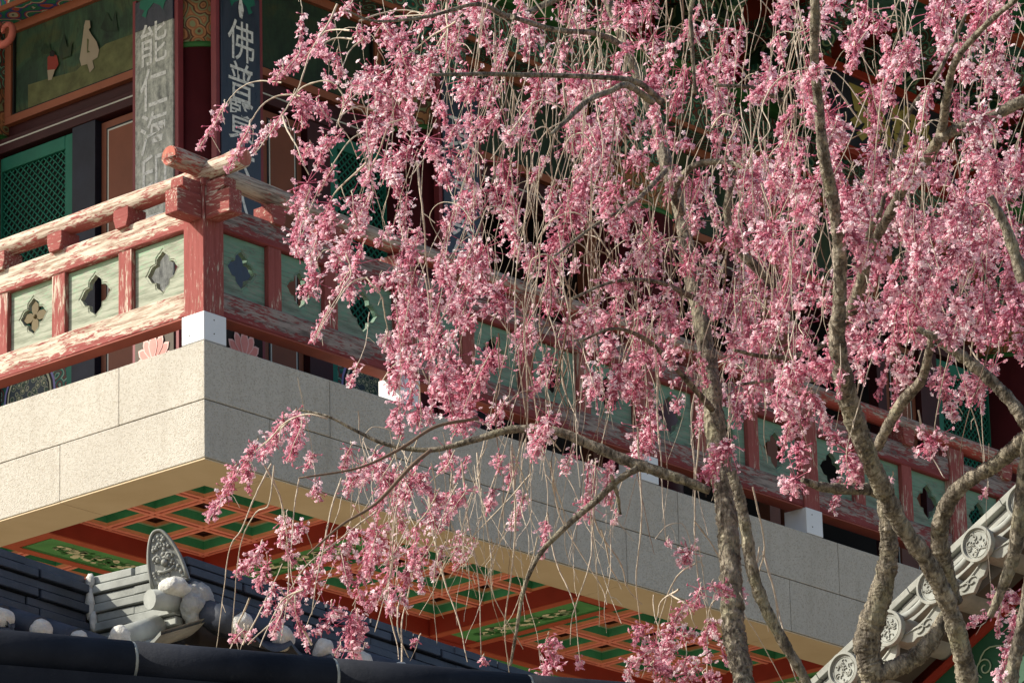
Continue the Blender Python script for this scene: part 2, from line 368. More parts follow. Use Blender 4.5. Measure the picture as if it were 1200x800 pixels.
def painted_beam(axis, a, b, c0, c1):
    m = MB()
    def P(s, t, z): return (s, t, z) if axis == 'u' else (t, s, z)
    def bx(s0, s1, t0, t1, z0, z1, mi):
        p, q = P(s0, t0, z0), P(s1, t1, z1); m.box(tuple(min(x, y) for x, y in zip(p, q)), tuple(max(x, y) for x, y in zip(p, q)), mi)
    e = .0 if axis == 'u' else .002
    bx(a, b, c0, c1, -.594+e, -.3, 0)
    bx(a, b, c0, c0+.055, -.600+e, -.5935, 1); bx(a, b, c1-.055, c1, -.600+e, -.5935, 1); bx(a, a+.07, c0+.055, c1-.055, -.600+e, -.5935, 1)
    bx(a+.09, b-.1, c0+.058, c1-.058, -.598+e, -.5937, 2); bx(a+.09, b-.1, c1-.085, c1-.058, -.5985+e, -.5979+e, 3)
    o = m.build('painted_beam', [MT['redbeam'], MT['orangered'], MT['green'], MT['dkgreen']], TE)
    m = MB(); mid = (c0+c1)/2; s = a+.22
    while s < min(b-.2, a+1.15):
        for k in range(3):
            cx, cy = s+random.uniform(-.03, .03), mid+random.uniform(-.055, .05); r = random.uniform(.012, .026)
            q = [P(cx+math.cos(t*math.pi/3)*r*random.uniform(.6, 1.2)*1.3, cy+math.sin(t*math.pi/3)*r*random.uniform(.6, 1.2), -.6015+e-k*.0004) for t in range(6)]
            m.add(q, [tuple(range(6))], random.choice([0, 0, 1, 1, 2]))
        s += .022
    m.build('painted_flowers', [MT['petalw'], MT['dkgreen'], MT['cgreen2']], o)
for (c0, c1) in BV:
    ed = [SD] + [x for p in BU for x in p] + [ULEN]
    for a, b in zip(ed[::2], ed[1::2]): painted_beam('u', a+.002, b-.002, c0, c1)
for (c0, c1) in BU: painted_beam('v', SD+.002, BV[0][0]-.002, c0, c1); painted_beam('v', BV[0][1]+.002, 5.2, c0, c1)
m = MB()
for (c0, c1) in BV:
    for (d0, d1) in BU: m.box((d0, c0, -.6), (d1, c1, -.3))
m.build('beam_crossing', MT['redbeam'], TE)
# ------------------------------------------------------------------ balustrade
BA = empty('balustrade', BLD, 'weathered red wooden balustrade with pierced green panels round the terrace corner', 'balustrade')
SB = .012     # set back from the stone edge
def rr(o): return o
def quatre(cu, cw, R=.1, n=12):
    pts = []
    prof = [(0, 1.), (5, .93), (11, .87), (20, .83), (30, .78), (38, .68), (45, .60)]
    for q in range(4):
        for a, r in prof[:-1] + [prof[-1]] + prof[1:-1][::-1]:
            pass
    half = prof; seq = [(-a, r) for a, r in half[1:][::-1]] + half[:-1]
    for q in range(4):
        for a, r in seq: pts.append((math.radians(q*90+a), r*R))
    return pts
def panel_mesh(W, H, t=.03, R=.1):
    Q = quatre(0, 0, R); out = []
    for a, r in Q:
        ca, sa = math.cos(a), math.sin(a); k = min((W/2)/max(abs(ca), 1e-6), (H/2)/max(abs(sa), 1e-6)); out.append((ca*k, sa*k))
    # snap the nearest outline points to the corners
    for cx, cy in ((W/2, H/2), (-W/2, H/2), (-W/2, -H/2), (W/2, -H/2)):
        i = min(range(len(out)), key=lambda j: (out[j][0]-cx)**2+(out[j][1]-cy)**2); out[i] = (cx, cy)
    n = len(Q); inn = [(r*math.cos(a), r*1.02*math.sin(a)) for a, r in Q]; gr = [(x*1.10, y*1.10) for x, y in inn]; gr2 = [(x*1.17, y*1.17) for x, y in inn]
    L = [[(x, 0, z) for x, z in out], [(x, 0, z) for x, z in gr2], [(x, .004, z) for x, z in gr], [(x, .001, z) for x, z in inn], [(x, t, z) for x, z in inn], [(x, t, z) for x, z in out]]
    m = MB(); vs = [p for l in L for p in l]
    fs = [(a*n+i, a*n+(i+1) % n, (a+1)*n+(i+1) % n, (a+1)*n+i) for a in range(5) for i in range(n)]
    m.add(vs, fs, 0); return m
ROT_L = Matrix.Rotation(-math.pi/2, 4, 'Z')   # local x -> -v ; local y(depth) -> +u
def place(face, s, w0, dpt):     # frame of a piece on a face: x along the face, y inwards
    if face == 'R': return Matrix.Translation((s, dpt, w0))
    return Matrix.Translation((dpt, s, w0)) @ Matrix.Rotation(-math.pi/2, 4, 'Z')
def fbox(m, face, s0, s1, d0, d1, w0, w1, mi=0):
    if face == 'R': m.box((s0, d0, w0), (s1, d1, w1), mi)
    else: m.box((d0, s0, w0), (d1, s1, w1), mi)
    return m
LB0, LB1, PB1, UB1 = .155, .285, .605, .735
PW_ = .140
posts = {'R': [0, 1.40, 3.27, 4.68, 6.06, 7.45, 8.85, 10.25, 11.6], 'L': [0, 1.90, 3.4, 4.9, 6.4, 7.8]}
def lumpy_beam(face, s0, s1, d0, d1, w0, w1):
    """hand-hewn beam: rings of a rounded rectangle that wander a little"""
    m = MB(); n = max(6, int((s1-s0)/.06)); vs = []; c = .006
    ring = [(d0, w0+c), (d0, w1-c), (d0+c, w1), (d1-c, w1), (d1, w1-c), (d1, w0+c), (d1-c, w0), (d0+c, w0)]
    for i in range(n+1):
        s = s0+(s1-s0)*i/n; j = [random.uniform(-.0016, .0016) for _ in range(8)]; dz = .002*math.sin(s*3.1)
        for k, (d, z) in enumerate(ring):
            d += j[k]*(1 if d == d0 or k in (1, 0) else .3); z += j[-k]*.7+dz; vs.append((s, d, z) if face == 'R' else (d, s, z))
    fs = [(i*8+k, i*8+(k+1) % 8, (i+1)*8+(k+1) % 8, (i+1)*8+k) for i in range(n) for k in range(8)]
    m.add(vs, fs, 0); m.f += [tuple(range(8))[::-1], tuple(n*8+k for k in range(8))]; m.m += [0, 0]; m.smooth += [False, False]
    return m
for face in 'RL':
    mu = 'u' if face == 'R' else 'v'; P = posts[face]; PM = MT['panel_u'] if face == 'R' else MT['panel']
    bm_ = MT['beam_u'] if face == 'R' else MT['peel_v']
    for i, s in enumerate(P):
        if s == 0 and face == 'L': continue
        if s == 0:
            MB().box((SB, SB, .148), (SB+PW_, SB+PW_, .80), 0, .004).build('corner_post', MT['red_w'], BA)
            MB().box((SB-.008, SB-.008, .002), (SB+PW_+.006, SB+PW_+.006, .149), 0, .003).build('post_shoe', MT['white'], BA)
            m = MB()
            for (x, z) in ((.06, .045), (.06, .115)): m.tube([(SB+x, SB-.010, z), (SB+x, SB-.006, z)], .0035, 6); 
            m.tube([(SB-.010, .105, .045), (SB-.006, .105, .045)], .0035, 6); m.build('screw', MT['screw'], BA)
        else:
            m = MB(); fbox(m, face, s+.003, s+PW_-.003, SB, SB+PW_, .148, .80); m.build('post', MT['red_w'], BA, bevel=.004)
            m = MB(); fbox(m, face, s, s+PW_+.004, SB-.008, SB+PW_+.006, .002, .149); m.build('post_shoe', MT['white'], BA, bevel=.003)
            m = MB()
            for (x, z) in ((.05, .045), (.05, .115)):
                a = (s+x, SB-.010, z); b = (s+x, SB-.004, z)
                if face == 'L': a, b = (a[1], a[0], z), (b[1], b[0], z)
                m.tube([a, b], .0035, 6)
            m.build('screw', MT['screw'], BA)
    for i in range(len(P)-1):
        a, b = P[i]+PW_+(SB if P[i] == 0 else 0), P[i+1]
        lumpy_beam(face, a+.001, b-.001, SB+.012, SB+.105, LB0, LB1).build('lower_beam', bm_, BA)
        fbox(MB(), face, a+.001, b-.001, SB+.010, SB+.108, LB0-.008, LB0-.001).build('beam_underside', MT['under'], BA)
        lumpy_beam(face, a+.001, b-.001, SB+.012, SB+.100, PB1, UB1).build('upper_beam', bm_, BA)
        n = {0: 3, 1: 4}.get(i, 3)
        if face == 'R' and i == 0: st = [.481, .883]
        elif face == 'L' and i == 0: st = [.530, 1.004, 1.42]
        else: k = (b-a-.09*(n-1))/n; st = [a+k*(j+1)+.09*j for j in range(n-1)]
        ed = [a] + [x for q in st for x in (q, q+.092)] + [b]
        for q in st:
            m = MB(); fbox(m, face, q, q+.092, SB+.018, SB+.088, LB1-.002, PB1+.002); m.build('baluster', MT['red_w'], BA, bevel=.003)
            # little capital block under the round rail
            c = q+.046; h0, h1, h2 = UB1-.012, UB1+.035, .822
            if face == 'R':
                poly = [(c-.036, SB-.012, h0), (c+.036, SB-.012, h0), (c+.052, SB-.012, h1), (c+.052, SB-.012, h2), (c-.052, SB-.012, h2), (c-.052, SB-.012, h1)]
                MB().prism(poly, (0, .125, 0)).build('rail_block', MT['red_u'], BA, bevel=.003)
            else:
                poly = [(SB-.012, c-.036, h0), (SB-.012, c+.036, h0), (SB-.012, c+.052, h1), (SB-.012, c+.052, h2), (SB-.012, c-.052, h2), (SB-.012, c-.052, h1)]
                MB().prism(poly[::-1], (.125, 0, 0)).build('rail_block', MT['red_v'], BA, bevel=.003)
        for k, (s0, s1) in enumerate(zip(ed[::2], ed[1::2])):
            me = panel_mesh(s1-s0-.004, PB1-LB1-.004, .028, min(.105, (s1-s0)*.29)).mesh('pierced_panel', PM)
            cc = (s0+s1)/2
            pn = link('pierced_panel', me, BA, place(face, cc, (PB1+LB1)/2, SB+.045))
            if face == 'L' and i == 0 and k == 2:
                m = MB()
                for q in range(4):
                    A = q*math.pi/2; e = Matrix.Rotation(-A, 4, 'Y'); L = [(0, .004), (.03, .024), (.06, .024), (.085, 0), (.06, -.024), (.03, -.024), (0, -.004)]
                    m.prism([e @ Vector((x, .012, z)) for x, z in L], (0, .008, 0))
                m.ball((0, .012, 0), .012, 0, 8); m.build('carved_flower', plain('brown_carved_flower', (.10, .075, .03)), pn)
def rail(pts, name, mt, r=.051):
    P = catmull(pts, 10); m = MB(); m.tube(P, [r*(1+.03*math.sin(i*.9)) for i in range(len(P))], 18, 0, True, .012); m.build(name, mt, BA)
cr = SB+.055
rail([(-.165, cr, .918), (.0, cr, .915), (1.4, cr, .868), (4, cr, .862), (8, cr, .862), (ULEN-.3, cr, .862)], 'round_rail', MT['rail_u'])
rail([(cr, -.21, .90), (cr, .0, .885), (cr, .3, .866), (cr, 2, .862), (cr, 5, .862), (cr, VLEN-.3, .862)], 'round_rail', MT['peel_v'], .052)
for c, ax in (((-.167, cr, .918), 'u'), ((cr, -.212, .90), 'v')):
    d = Vector((-.004, 0, 0)) if ax == 'u' else Vector((0, -.004, 0)); m = MB(); m.tube([Vector(c), Vector(c)+d], .047, 18); m.build('rail_end', MT['cutwood'], BA)
# beam ends crossing through the corner post, and the corbels over them
MB().box((SB-.165, SB+.012, PB1+.02), (SB, SB+.10, UB1+.015), 0, .004).build('beam_end', MT['red_u'], BA)
MB().box((SB+.012, SB-.165, PB1+.02), (SB+.10, SB, UB1+.015), 0, .004).build('beam_end', MT['red_v'], BA)
MB().prism([(SB-.12, SB+.02, .82), (SB-.12, SB+.02, .775), (SB-.06, SB+.02, UB1+.015), (SB, SB+.02, UB1+.015), (SB, SB+.02, .82)], (0, .085, 0)).build('corbel', MT['red_u'], BA, bevel=.003)
MB().prism([(SB+.02, SB-.12, .82), (SB+.02, SB-.12, .775), (SB+.02, SB-.06, UB1+.015), (SB+.02, SB, UB1+.015), (SB+.02, SB, .82)], (.085, 0, 0)).build('corbel', MT['red_v'], BA, bevel=.003)
MB().box((SB-.004, SB-.004, .80), (SB+PW_+.004, SB+PW_+.004, .838), 0, .004).build('post_cap', MT['red_w'], BA)
# ------------------------------------------------------------------ temple hall
HA = empty('temple_hall', BLD, 'dark maroon temple hall with painted beams, murals and lattice windows behind the balustrade', 'temple hall')
CX = 1.58; CRD = .29
def hpart(m, name, mt, parent=None, bevel=0): return m.build(name, mt, parent or HA, bevel=bevel)
def column(u, v, band=True):
    m = MB(); m.tube([(u, v, .12), (u, v, 1.2), (u, v, 2.34)], [CRD*1.02, CRD, CRD*.985], 40, 0)
    c = hpart(m, 'column', MT['maroon'])
    m = MB(); m.tube([(u, v, 2.34), (u, v, 2.62)], CRD*.99, 40, 0); hpart(m, 'column_band', MT['dan3'], c)
    m = MB(); m.tube([(u, v, 2.315), (u, v, 2.345)], CRD*1.0, 40, 0); hpart(m, 'column_band_edge', MT['dkgreen'], c)
    m = MB(); m.tube([(u, v, 2.62), (u, v, 3.0)], CRD*.985, 40, 0); hpart(m, 'column_head', MT['dan1'], c)
    m = MB(); m.tube([(u, v, 0), (u, v, .12)], [CRD*1.25, CRD*1.1], 32, 0); hpart(m, 'column_base', MT['mortarg'], c)
CU = [CX, 3.30, 5.10, 8.95, 10.7]; CV = [3.42, 5.25, 7.0]
for u in CU: column(u, CX)
for v in CV: column(CX, v)
WP = 1.59
def wall_bay(face, a, b, style=0):
    def B(s0, s1, d0, d1, w0, w1, mi=0, m=None):
        m = m or MB(); return fbox(m, face, s0, s1, WP+d0, WP+d1, w0, w1, mi)
    hpart(B(a, b, .03, .10, 2.2, 3.0), 'wall', MT['wallred'])
    hpart(B(a, b, -.06, .06, 2.215, 2.30), 'lintel', MT['wallred'], bevel=.004)
    hpart(B(a, b, -.064, -.0605, 2.262, 2.270), 'lintel_line', MT['paleline'])
    # mural over the lintel with its orange frame
    f = MB(); m0, m1 = a+.02, b-.02
    B(m0, m1, -.01, .029, 2.405, 2.45, 0, f); B(m0, m1, -.01, .029, 2.95, 3.0, 0, f); B(m0, m0+.05, -.012, .028, 2.45, 2.95, 0, f); B(m1-.05, m1, -.012, .028, 2.45, 2.95, 0, f)
    B(m0+.05, m1-.05, .0, .029, 2.45, 2.462, 1, f); B(m1-.062, m1-.05, .001, .028, 2.462, 2.95, 1, f)
    hpart(f, 'mural_frame', [MT['orangeline'], MT['black']])
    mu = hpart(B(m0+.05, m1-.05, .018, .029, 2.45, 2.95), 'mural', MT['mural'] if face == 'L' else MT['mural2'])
    # below the lintel
    hpart(B(a, b, .05, .12, 0, .5), 'sill_wall', MT['wallred'])
    if style == 2:      # open doorway
        hpart(B(a, a+.10, -.03, .05, .0, 2.215), 'door_post', MT['orange']); hpart(B(b-.10, b, -.03, .05, .0, 2.215), 'door_post', MT['orange']); return mu
    P0 = a+.23 if a < 2.5 else a+.1; P1 = P0+.29
    f = MB(); B(P0-.01, P1+.01, -.01, .05, .58, 2.2, 0, f); B(P0+.03, P1-.03, -.0125, -.0095, .64, 2.16, 1, f); B(P0+.042, P1-.042, -.0145, -.012, .652, 2.148, 2, f); B(P0+.052, P1-.052, -.0165, -.014, .662, 2.138, 0, f)
    hpart(f, 'door_panel', [MT['orange'], MT['black'], MT['paleline']])
    hpart(B(P1+.02, P1+.20, -.05, .05, 0, 2.215), 'post', MT['navy'] if face == 'L' else MT['wallred'])
    hpart(B(a, P0-.012, -.02, .05, 0, 2.215), 'jamb', MT['wallred'])
    q0, q1 = P1+.205, b
    f = MB(); B(q0, q0+.075, -.03, .04, .95, 2.2, 0, f); B(q0+.075, q1-.02, -.03, .04, 2.12, 2.2, 0, f); B(q0+.075, q1-.02, -.03, .04, .95, 1.03, 0, f); B(q1-.02, q1, -.03, .04, .95, 2.2, 0, f)
    wn = hpart(f, 'lattice_window', MT['teal'], bevel=.006)
    f = MB(); s0, s1, w0, w1 = q0+.075, q1-.02, 1.03, 2.12; st = .046; x = s0-(w1-w0)
    while x < s1:
        for sg in (0, 1):
            A_, B_ = (x, w0), (x+(w1-w0), w1)
            if sg: A_, B_ = (x+(w1-w0), w0), (x, w1)
            # clip to the opening
            t0, t1 = 0., 1.; dx = B_[0]-A_[0]
            ta, tb = sorted(((s0-A_[0])/dx, (s1-A_[0])/dx)); t0, t1 = max(t0, ta), min(t1, tb)
            if t1-t0 > .01:
                p = [(A_[0]+dx*t, w0+(w1-w0)*t) for t in (t0, t1)]; d_ = WP-.012+.006*sg
                pp = [((q, d_, z) if face == 'R' else (d_, q, z)) for q, z in p]; f.tube(pp, .0055, 4, 0, False)
        x += st
    hpart(f, 'lattice', MT['teal'], wn)['kind'] = 'stuff'
    hpart(B(s0, s1, .015, .03, w0, w1), 'window_backing', MT['interior'], wn)
    # painted dado under the window
    dd = hpart(B(q0+.06, q1+.0, -.02, .05, .5, .95), 'dado', MT['dan1']); hpart(B(q0, q0+.058, -.025, .05, .5, .95), 'dado_strip', MT['teal'])
    cx = (q0+.06+q1)/2+.02; R0 = .175
    for j, (r, mt) in enumerate(((R0*1.16, 'petalv'), (R0*1.08, 'black'), (R0, 'petalw'), (R0*.93, 'black'), (R0*.88, 'circle'))):
        q = [(cx+math.cos(t/24*2*math.pi)*r, WP-.021-.0015*j, .76+math.sin(t/24*2*math.pi)*r) for t in range(24)]
        if face == 'L': q = [(y, x, z) for x, y, z in q]
        q = [q_ for q_ in q]; m = MB(); m.add(q, [tuple(range(24))]); hpart(m, 'dado_roundel', MT[mt], dd)
    return mu
muL = wall_bay('L', CX+.24, CV[0]-.27); wall_bay('L', CV[0]+.27, CV[1]-.27); wall_bay('L', CV[1]+.27, CV[2]-.27)
wall_bay('R', CX+.24, CU[1]-.27); wall_bay('R', CU[1]+.27, CU[2]-.27, 2); wall_bay('R', CU[2]+.27, 6.45, 2); wall_bay('R', 6.5, 7.75, 2); wall_bay('R', 7.5+.0, CU[3]-.27, 0); wall_bay('R', CU[3]+.27, CU[4]-.27, 2)
MB().box((WP+.9, WP+.9, 0), (WP+.95, 8, 3.4)).build('inner_partition', MT['interior'], HA); MB().box((WP+.955, WP+1.1, 0), (ULEN, WP+1.15, 3.4)).build('inner_partition', MT['interior'], HA)
m = MB(); m.box((3.55, 3.55, -Z0+.003), (ULEN, 3.75, -.602)); m.box((3.55, 3.755, -Z0+.003), (3.75, VLEN, -.602)); m.build('added_unseen_lower_wall', MT['wallred'], HA)  # unseen ground-floor wall, added to cut ground bounce into the ceiling
# figures of the mural: a child in red and a seated figure in a pale robe, on an ochre bank
def flat(face, pts, dep, name, mt, parent):
    q = [(dep, v, z) if face == 'L' else (v, dep, z) for v, z in pts]; m = MB(); m.add(q, [tuple(range(len(q)))]); return m.build(name, mt, parent)
def mpx(x, y): # place of a point of the mural on its wall plane, measured from the photo
    u0 = WP+.016; d = ray(x, y); eu = np.array([math.cos(PS), math.sin(PS), 0]); c = C_-np.array([0, 0, Z0]); t = (u0-c@eu)/(d@eu); p = c+t*d
    return (p@np.array([-math.sin(PS), math.cos(PS), 0]), p[2])
for k, (pts, mt, nm) in enumerate(tuple(([(x, y), (x+a_, y-b_), (x+a_*1.7, y-b_*.4), (x+a_*2.2, y-b_*1.1), (x+a_*2.6, y+3), (x+a_, y+4)], mt_, 'painted_rock_stroke') for x, y, a_, b_, mt_ in ((40, 112, 6, 5, 'mural2'), (78, 100, 9, 7, 'mural2'), (112, 96, 6, 10, 'mural2'), (128, 78, 7, 14, 'mural2'), (118, 34, 8, 20, 'mural2'), (136, 62, 6, 9, 'rock'), (48, 60, 5, 9, 'mural2'), (92, 92, 5, 5, 'rock')))+(
    ([(34, 100), (60, 92), (90, 84), (108, 66), (125, 52), (158, 40), (158, 88), (120, 100), (80, 114), (34, 130)], 'rock', 'painted_bank'),
    ([(70, 60), (76, 40), (80, 56), (86, 48), (84, 66), (72, 70)], 'mural2', 'painted_shrub'),
    ([(57, 68), (62, 63), (68, 66), (70, 76), (66, 83), (57, 83)], 'redrobe', 'painted_jacket'),
    ([(57, 83), (66, 82), (62, 94), (58, 95)], 'skin', 'painted_trousers'),
    ([(60, 62), (63, 59), (66, 62), (65, 67), (60, 67)], 'black', 'painted_hair'),
    ([(100, 34), (104, 32), (108, 40), (115, 50), (118, 60), (116, 68), (110, 72), (112, 80), (107, 86), (104, 76), (97, 78), (95, 70), (98, 50)], 'skin', 'painted_robe'),
    ([(100, 33), (102, 25), (107, 25), (108, 33), (104, 38)], 'skin', 'painted_head'),
    ([(104, 46), (106, 47), (105, 60), (108, 62), (104, 63)], 'rock', 'painted_fold'))):
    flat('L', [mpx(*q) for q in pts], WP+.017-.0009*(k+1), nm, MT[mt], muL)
# painted beams over the murals, brackets, eaves
def ubeam(face, a, b, d0, d1, w0, w1, mt, nm, bev=.006): hpart(fbox(MB(), face, a, b, d0, d1, w0, w1), nm, MT[mt], bevel=bev)
for face, a, b in (('R', CX+.1, ULEN), ('L', CX+.1, VLEN)):
    ubeam(face, a, b, 1.42, 1.74, 3.002, 3.30, 'dan2' if face == 'L' else 'dan1', 'painted_beam'); ubeam(face, a, b, 1.405, 1.4195, 3.0, 3.03, 'orangeline', 'beam_edging', 0)
    ubeam(face, a, b, 1.36, 1.80, 3.305, 3.40, 'dkgreen', 'beam_plate')
    ubeam(face, a, b, 1.55, 1.62, 3.40, 4.20, 'redbeam', 'bracket_board', 0)
    ubeam(face, a, b, 1.10, 1.20, 3.95, 4.07, 'redbeam', 'purlin'); ubeam(face, a, b, .70, .80, 4.10, 4.20, 'orangered', 'purlin')
    L = b-a; n = int(L/.86)
    for i in range(n+1):
        s = a+.35+i*.86
        if s > b-.3: break
        for k, (dep, w0) in enumerate(((1.15, 3.42), (.92, 3.60), (.70, 3.78))):
            m = MB(); prof = [(1.7, w0), (dep+.12, w0), (dep+.02, w0+.05), (dep-.06, w0+.13), (dep-.02, w0+.155), (1.7, w0+.155)]
            q = [(s-.05, d, z) if face == 'R' else (d, s-.05, z) for d, z in prof]; m.prism(q, (.1, 0, 0) if face == 'R' else (0, .1, 0)); hpart(m, 'bracket_arm', MT['dan4' if k % 2 else 'dan1'])
            m = MB(); fbox(m, face, s-.24+.03*k, s+.24-.03*k, dep+.16, dep+.26, w0+.02, w0+.13); hpart(m, 'bracket_cross_arm', MT['dan1'])
    # rafters and eave boards
    s = a-1.9
    EA, EW, WA, WW = -1.6, 3.60, 1.7, 4.40
    while s < b:
        st = WA
        if s < WA: st = max(EA+.2, s-.05)
        kk = (WW-EW)/(WA-EA); pw = lambda d: EW+(d-EA)*kk
        m = MB(); d0, d1 = EA+.05, max(st, EA+.3)
        p0, p1 = ((s, d0, pw(d0)), (s, d1, pw(d1))); 
        if face == 'L': p0, p1 = (p0[1], p0[0], p0[2]), (p1[1], p1[0], p1[2])
        m.tube([p0, p1], .065, 10); hpart(m, 'rafter', MT['cgreen']); s += .30
kk = (4.40-3.60)/(3.3)
E0, E1 = -1.6, 1.7
def rz(d): return 3.60+(d-E0)*kk+.07
m = MB(); m.add([(E0, E0, rz(E0)), (ULEN+1, E0, rz(E0)), (ULEN+1, E1, rz(E1)), (E1, E1, rz(E1)), (E1, VLEN+3, rz(E1)), (E0, VLEN+3, rz(E0))], [(0, 1, 2, 3), (0, 3, 4, 5)])
m.add([(E0, E0, rz(E0)+.12), (ULEN+1, E0, rz(E0)+.12), (ULEN+1, 6, 7.2), (6, 6, 7.2), (6, VLEN+3, 7.2), (E0, VLEN+3, rz(E0)+.12)], [(0, 1, 2, 3), (0, 3, 4, 5)], 1)
m.add([(E0, E0, rz(E0)), (ULEN+1, E0, rz(E0)), (ULEN+1, E0, rz(E0)+.12), (E0, E0, rz(E0)+.12)], [(0, 1, 2, 3)], 1); m.add([(E0, E0, rz(E0)), (E0, VLEN+3, rz(E0)), (E0, VLEN+3, rz(E0)+.12), (E0, E0, rz(E0)+.12)], [(0, 1, 2, 3)], 1)
hpart(m, 'roof', [MT['orangered'], MT['tile']])
# scroll bracket beside the left column
m = MB(); c0 = (1.40, 2.93, 2.86); P = [(c0[0], c0[1]+math.cos(t)*(.02+.011*t), c0[2]+math.sin(t)*(.02+.011*t)) for t in np.linspace(0, 7.2, 30)]
m.tube(P, [.012+.0006*i for i in range(30)], 8); hpart(m, 'scroll_bracket', plain('white_edged_red_scroll', (.55, .16, .13), .3))
# ------------------------------------------------------------------ calligraphy plaques
def glyph(ch, h, mt, name, parent, face, s, w_, dep, off=.012, flip=1, sx=1.0):
    cu = bpy.data.curves.new(name, 'FONT'); cu.body = ch; cu.size = h; cu.offset = off; cu.align_x = 'CENTER'; cu.align_y = 'CENTER'; cu.resolution_u = 3
    o = bpy.data.objects.new(name, cu); COL.objects.link(o); bpy.context.view_layer.update()
    me = bpy.data.meshes.new_from_object(o.evaluated_get(bpy.context.evaluated_depsgraph_get())); bpy.data.objects.remove(o)
    me.materials.clear(); me.materials.append(mt)
    xs = [v.co.x for v in me.vertices]; ys = [v.co.y for v in me.vertices]
    cx, cy = (max(xs)+min(xs))/2, (max(ys)+min(ys))/2
    for v in me.vertices: v.co.x = (v.co.x-cx)*sx; v.co.y -= cy
    o = bpy.data.objects.new(name, me); COL.objects.link(o); o.parent = parent
    R = Matrix.Rotation(math.pi/2, 4, 'X')
    if face == 'L': R = Matrix.Rotation(-math.pi/2, 4, 'Z') @ R
    o.matrix_local = Matrix.Translation((s, dep, w_) if face == 'R' else (dep, s, w_)) @ R
    return o
def plaque(face, s0, s1, chars, label, ws, h, bmat='plaque'):
    t = empty('calligraphy_plaque', BLD, label, 'plaque', 'calligraphy plaques hung on the temple columns'); d1 = CX-CRD-.004; d0 = d1-.03
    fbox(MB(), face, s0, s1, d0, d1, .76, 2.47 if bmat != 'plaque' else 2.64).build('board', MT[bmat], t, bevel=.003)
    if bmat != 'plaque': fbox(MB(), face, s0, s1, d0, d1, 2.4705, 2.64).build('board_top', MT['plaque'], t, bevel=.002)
    m = MB(); fbox(m, face, s0, s1, d0, d1, .50, .758); m.build('lotus_panel', MT['interior'] if face == 'R' else plain('brown_lotus_ground', (.10, .08, .06)), t)
    m = MB()
    for e0, e1 in ((s0-.03, s0-.002), (s1+.002, s1+.03)): fbox(m, face, e0, e1, d0+.01, d1+.02, .50, 2.66)
    m.build('batten', MT['maroon2'], t, bevel=.002)
    c = (s0+s1)/2
    for k, (a, L, wd) in enumerate(((-80, .115, .045), (80, .115, .045), (-55, .12, .05), (55, .12, .05), (-28, .125, .05), (28, .125, .05), (0, .12, .06))):
        A = math.radians(a); q = []
        for (l, w_) in ((0, 0), (.3, .6), (.6, 1), (.85, .7), (1, 0), (.85, -.7), (.6, -1), (.3, -.6)):
            x = math.sin(A)*l*L+math.cos(A)*w_*wd*.5; z = math.cos(A)*l*L-math.sin(A)*w_*wd*.5; q.append((c+x*1.15, .565+z*1.3))
        for j, (sc, mt) in enumerate(((1, 'lotus2'), (.78, 'lotus'))):
            mc = (sum(p[0] for p in q)/8, sum(p[1] for p in q)/8); qq = [(mc[0]+(x-mc[0])*sc, mc[1]+(z-mc[1])*sc) for x, z in q]
            flat(face, qq, d0-.0015-.0016*k-.0007*j, 'lotus_petal', MT[mt], t)
    q = [(c-.10, 2.64), (c+.10, 2.64), (c+.11, 2.60), (c+.07, 2.575), (c+.09, 2.55), (c+.06, 2.53), (c+.045, 2.57), (c, 2.60), (c-.05, 2.57), (c-.07, 2.54), (c-.085, 2.58), (c-.11, 2.60)]
    flat(face, q, d0-.002, 'leaf_ornament', MT['teal'], t)
    for ch, w_ in zip(chars, ws):
        if ch == '丶':
            flat(face, [(c-.012, w_-.05), (c+.01, w_-.055), (c+.022, w_-.0), (c+.008, w_+.055), (c-.012, w_+.05), (c-.02, w_)], d0-.003, 'lettering', MT['letter'], t); continue
        glyph(ch, h, MT['letter'], 'lettering', t, face, c, w_, d0-.002, h*.004, sx=.85)
    return t
def glare_mat():  # sky glare on the glossy black board, painted in as mottled pale grey
    a = NM('glare_grey_lacquer', .4, .6); f = a.noise(a.co((22, 22, 5)), 1.6, 9, .75); g = a.noise(a.co(), 30, 6, .7); h = a.math('ADD', a.math('MULTIPLY', f, .6), a.math('MULTIPLY', g, .4))
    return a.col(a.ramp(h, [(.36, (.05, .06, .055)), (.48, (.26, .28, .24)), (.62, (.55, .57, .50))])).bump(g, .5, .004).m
MT['painted_glare'] = glare_mat()
plaque('L', 1.472, 1.758, '能仁海印三', 'black plaque with grey painted-in sky glare and white characters left of the corner column', [2.37, 2.11, 1.86, 1.62, 1.38], .26, 'painted_glare')
plaque('R', 1.405, 1.700, '丶佛普賢大人', 'blue-black plaque with white characters right of the corner column', [2.545, 2.36, 2.12, 1.90, 1.67, 1.43], .25)
plaque('R', 3.155, 3.455, '理事冥然無', 'dark plaque with white characters on the second column, half hidden by blossom', [2.30, 2.05, 1.80, 1.56, 1.32], .25)
plaque('L', 3.28, 3.56, '昧中繁出', 'dark plaque on the left column, hardly in view at the picture edge', [2.37, 2.11, 1.86, 1.62], .21)
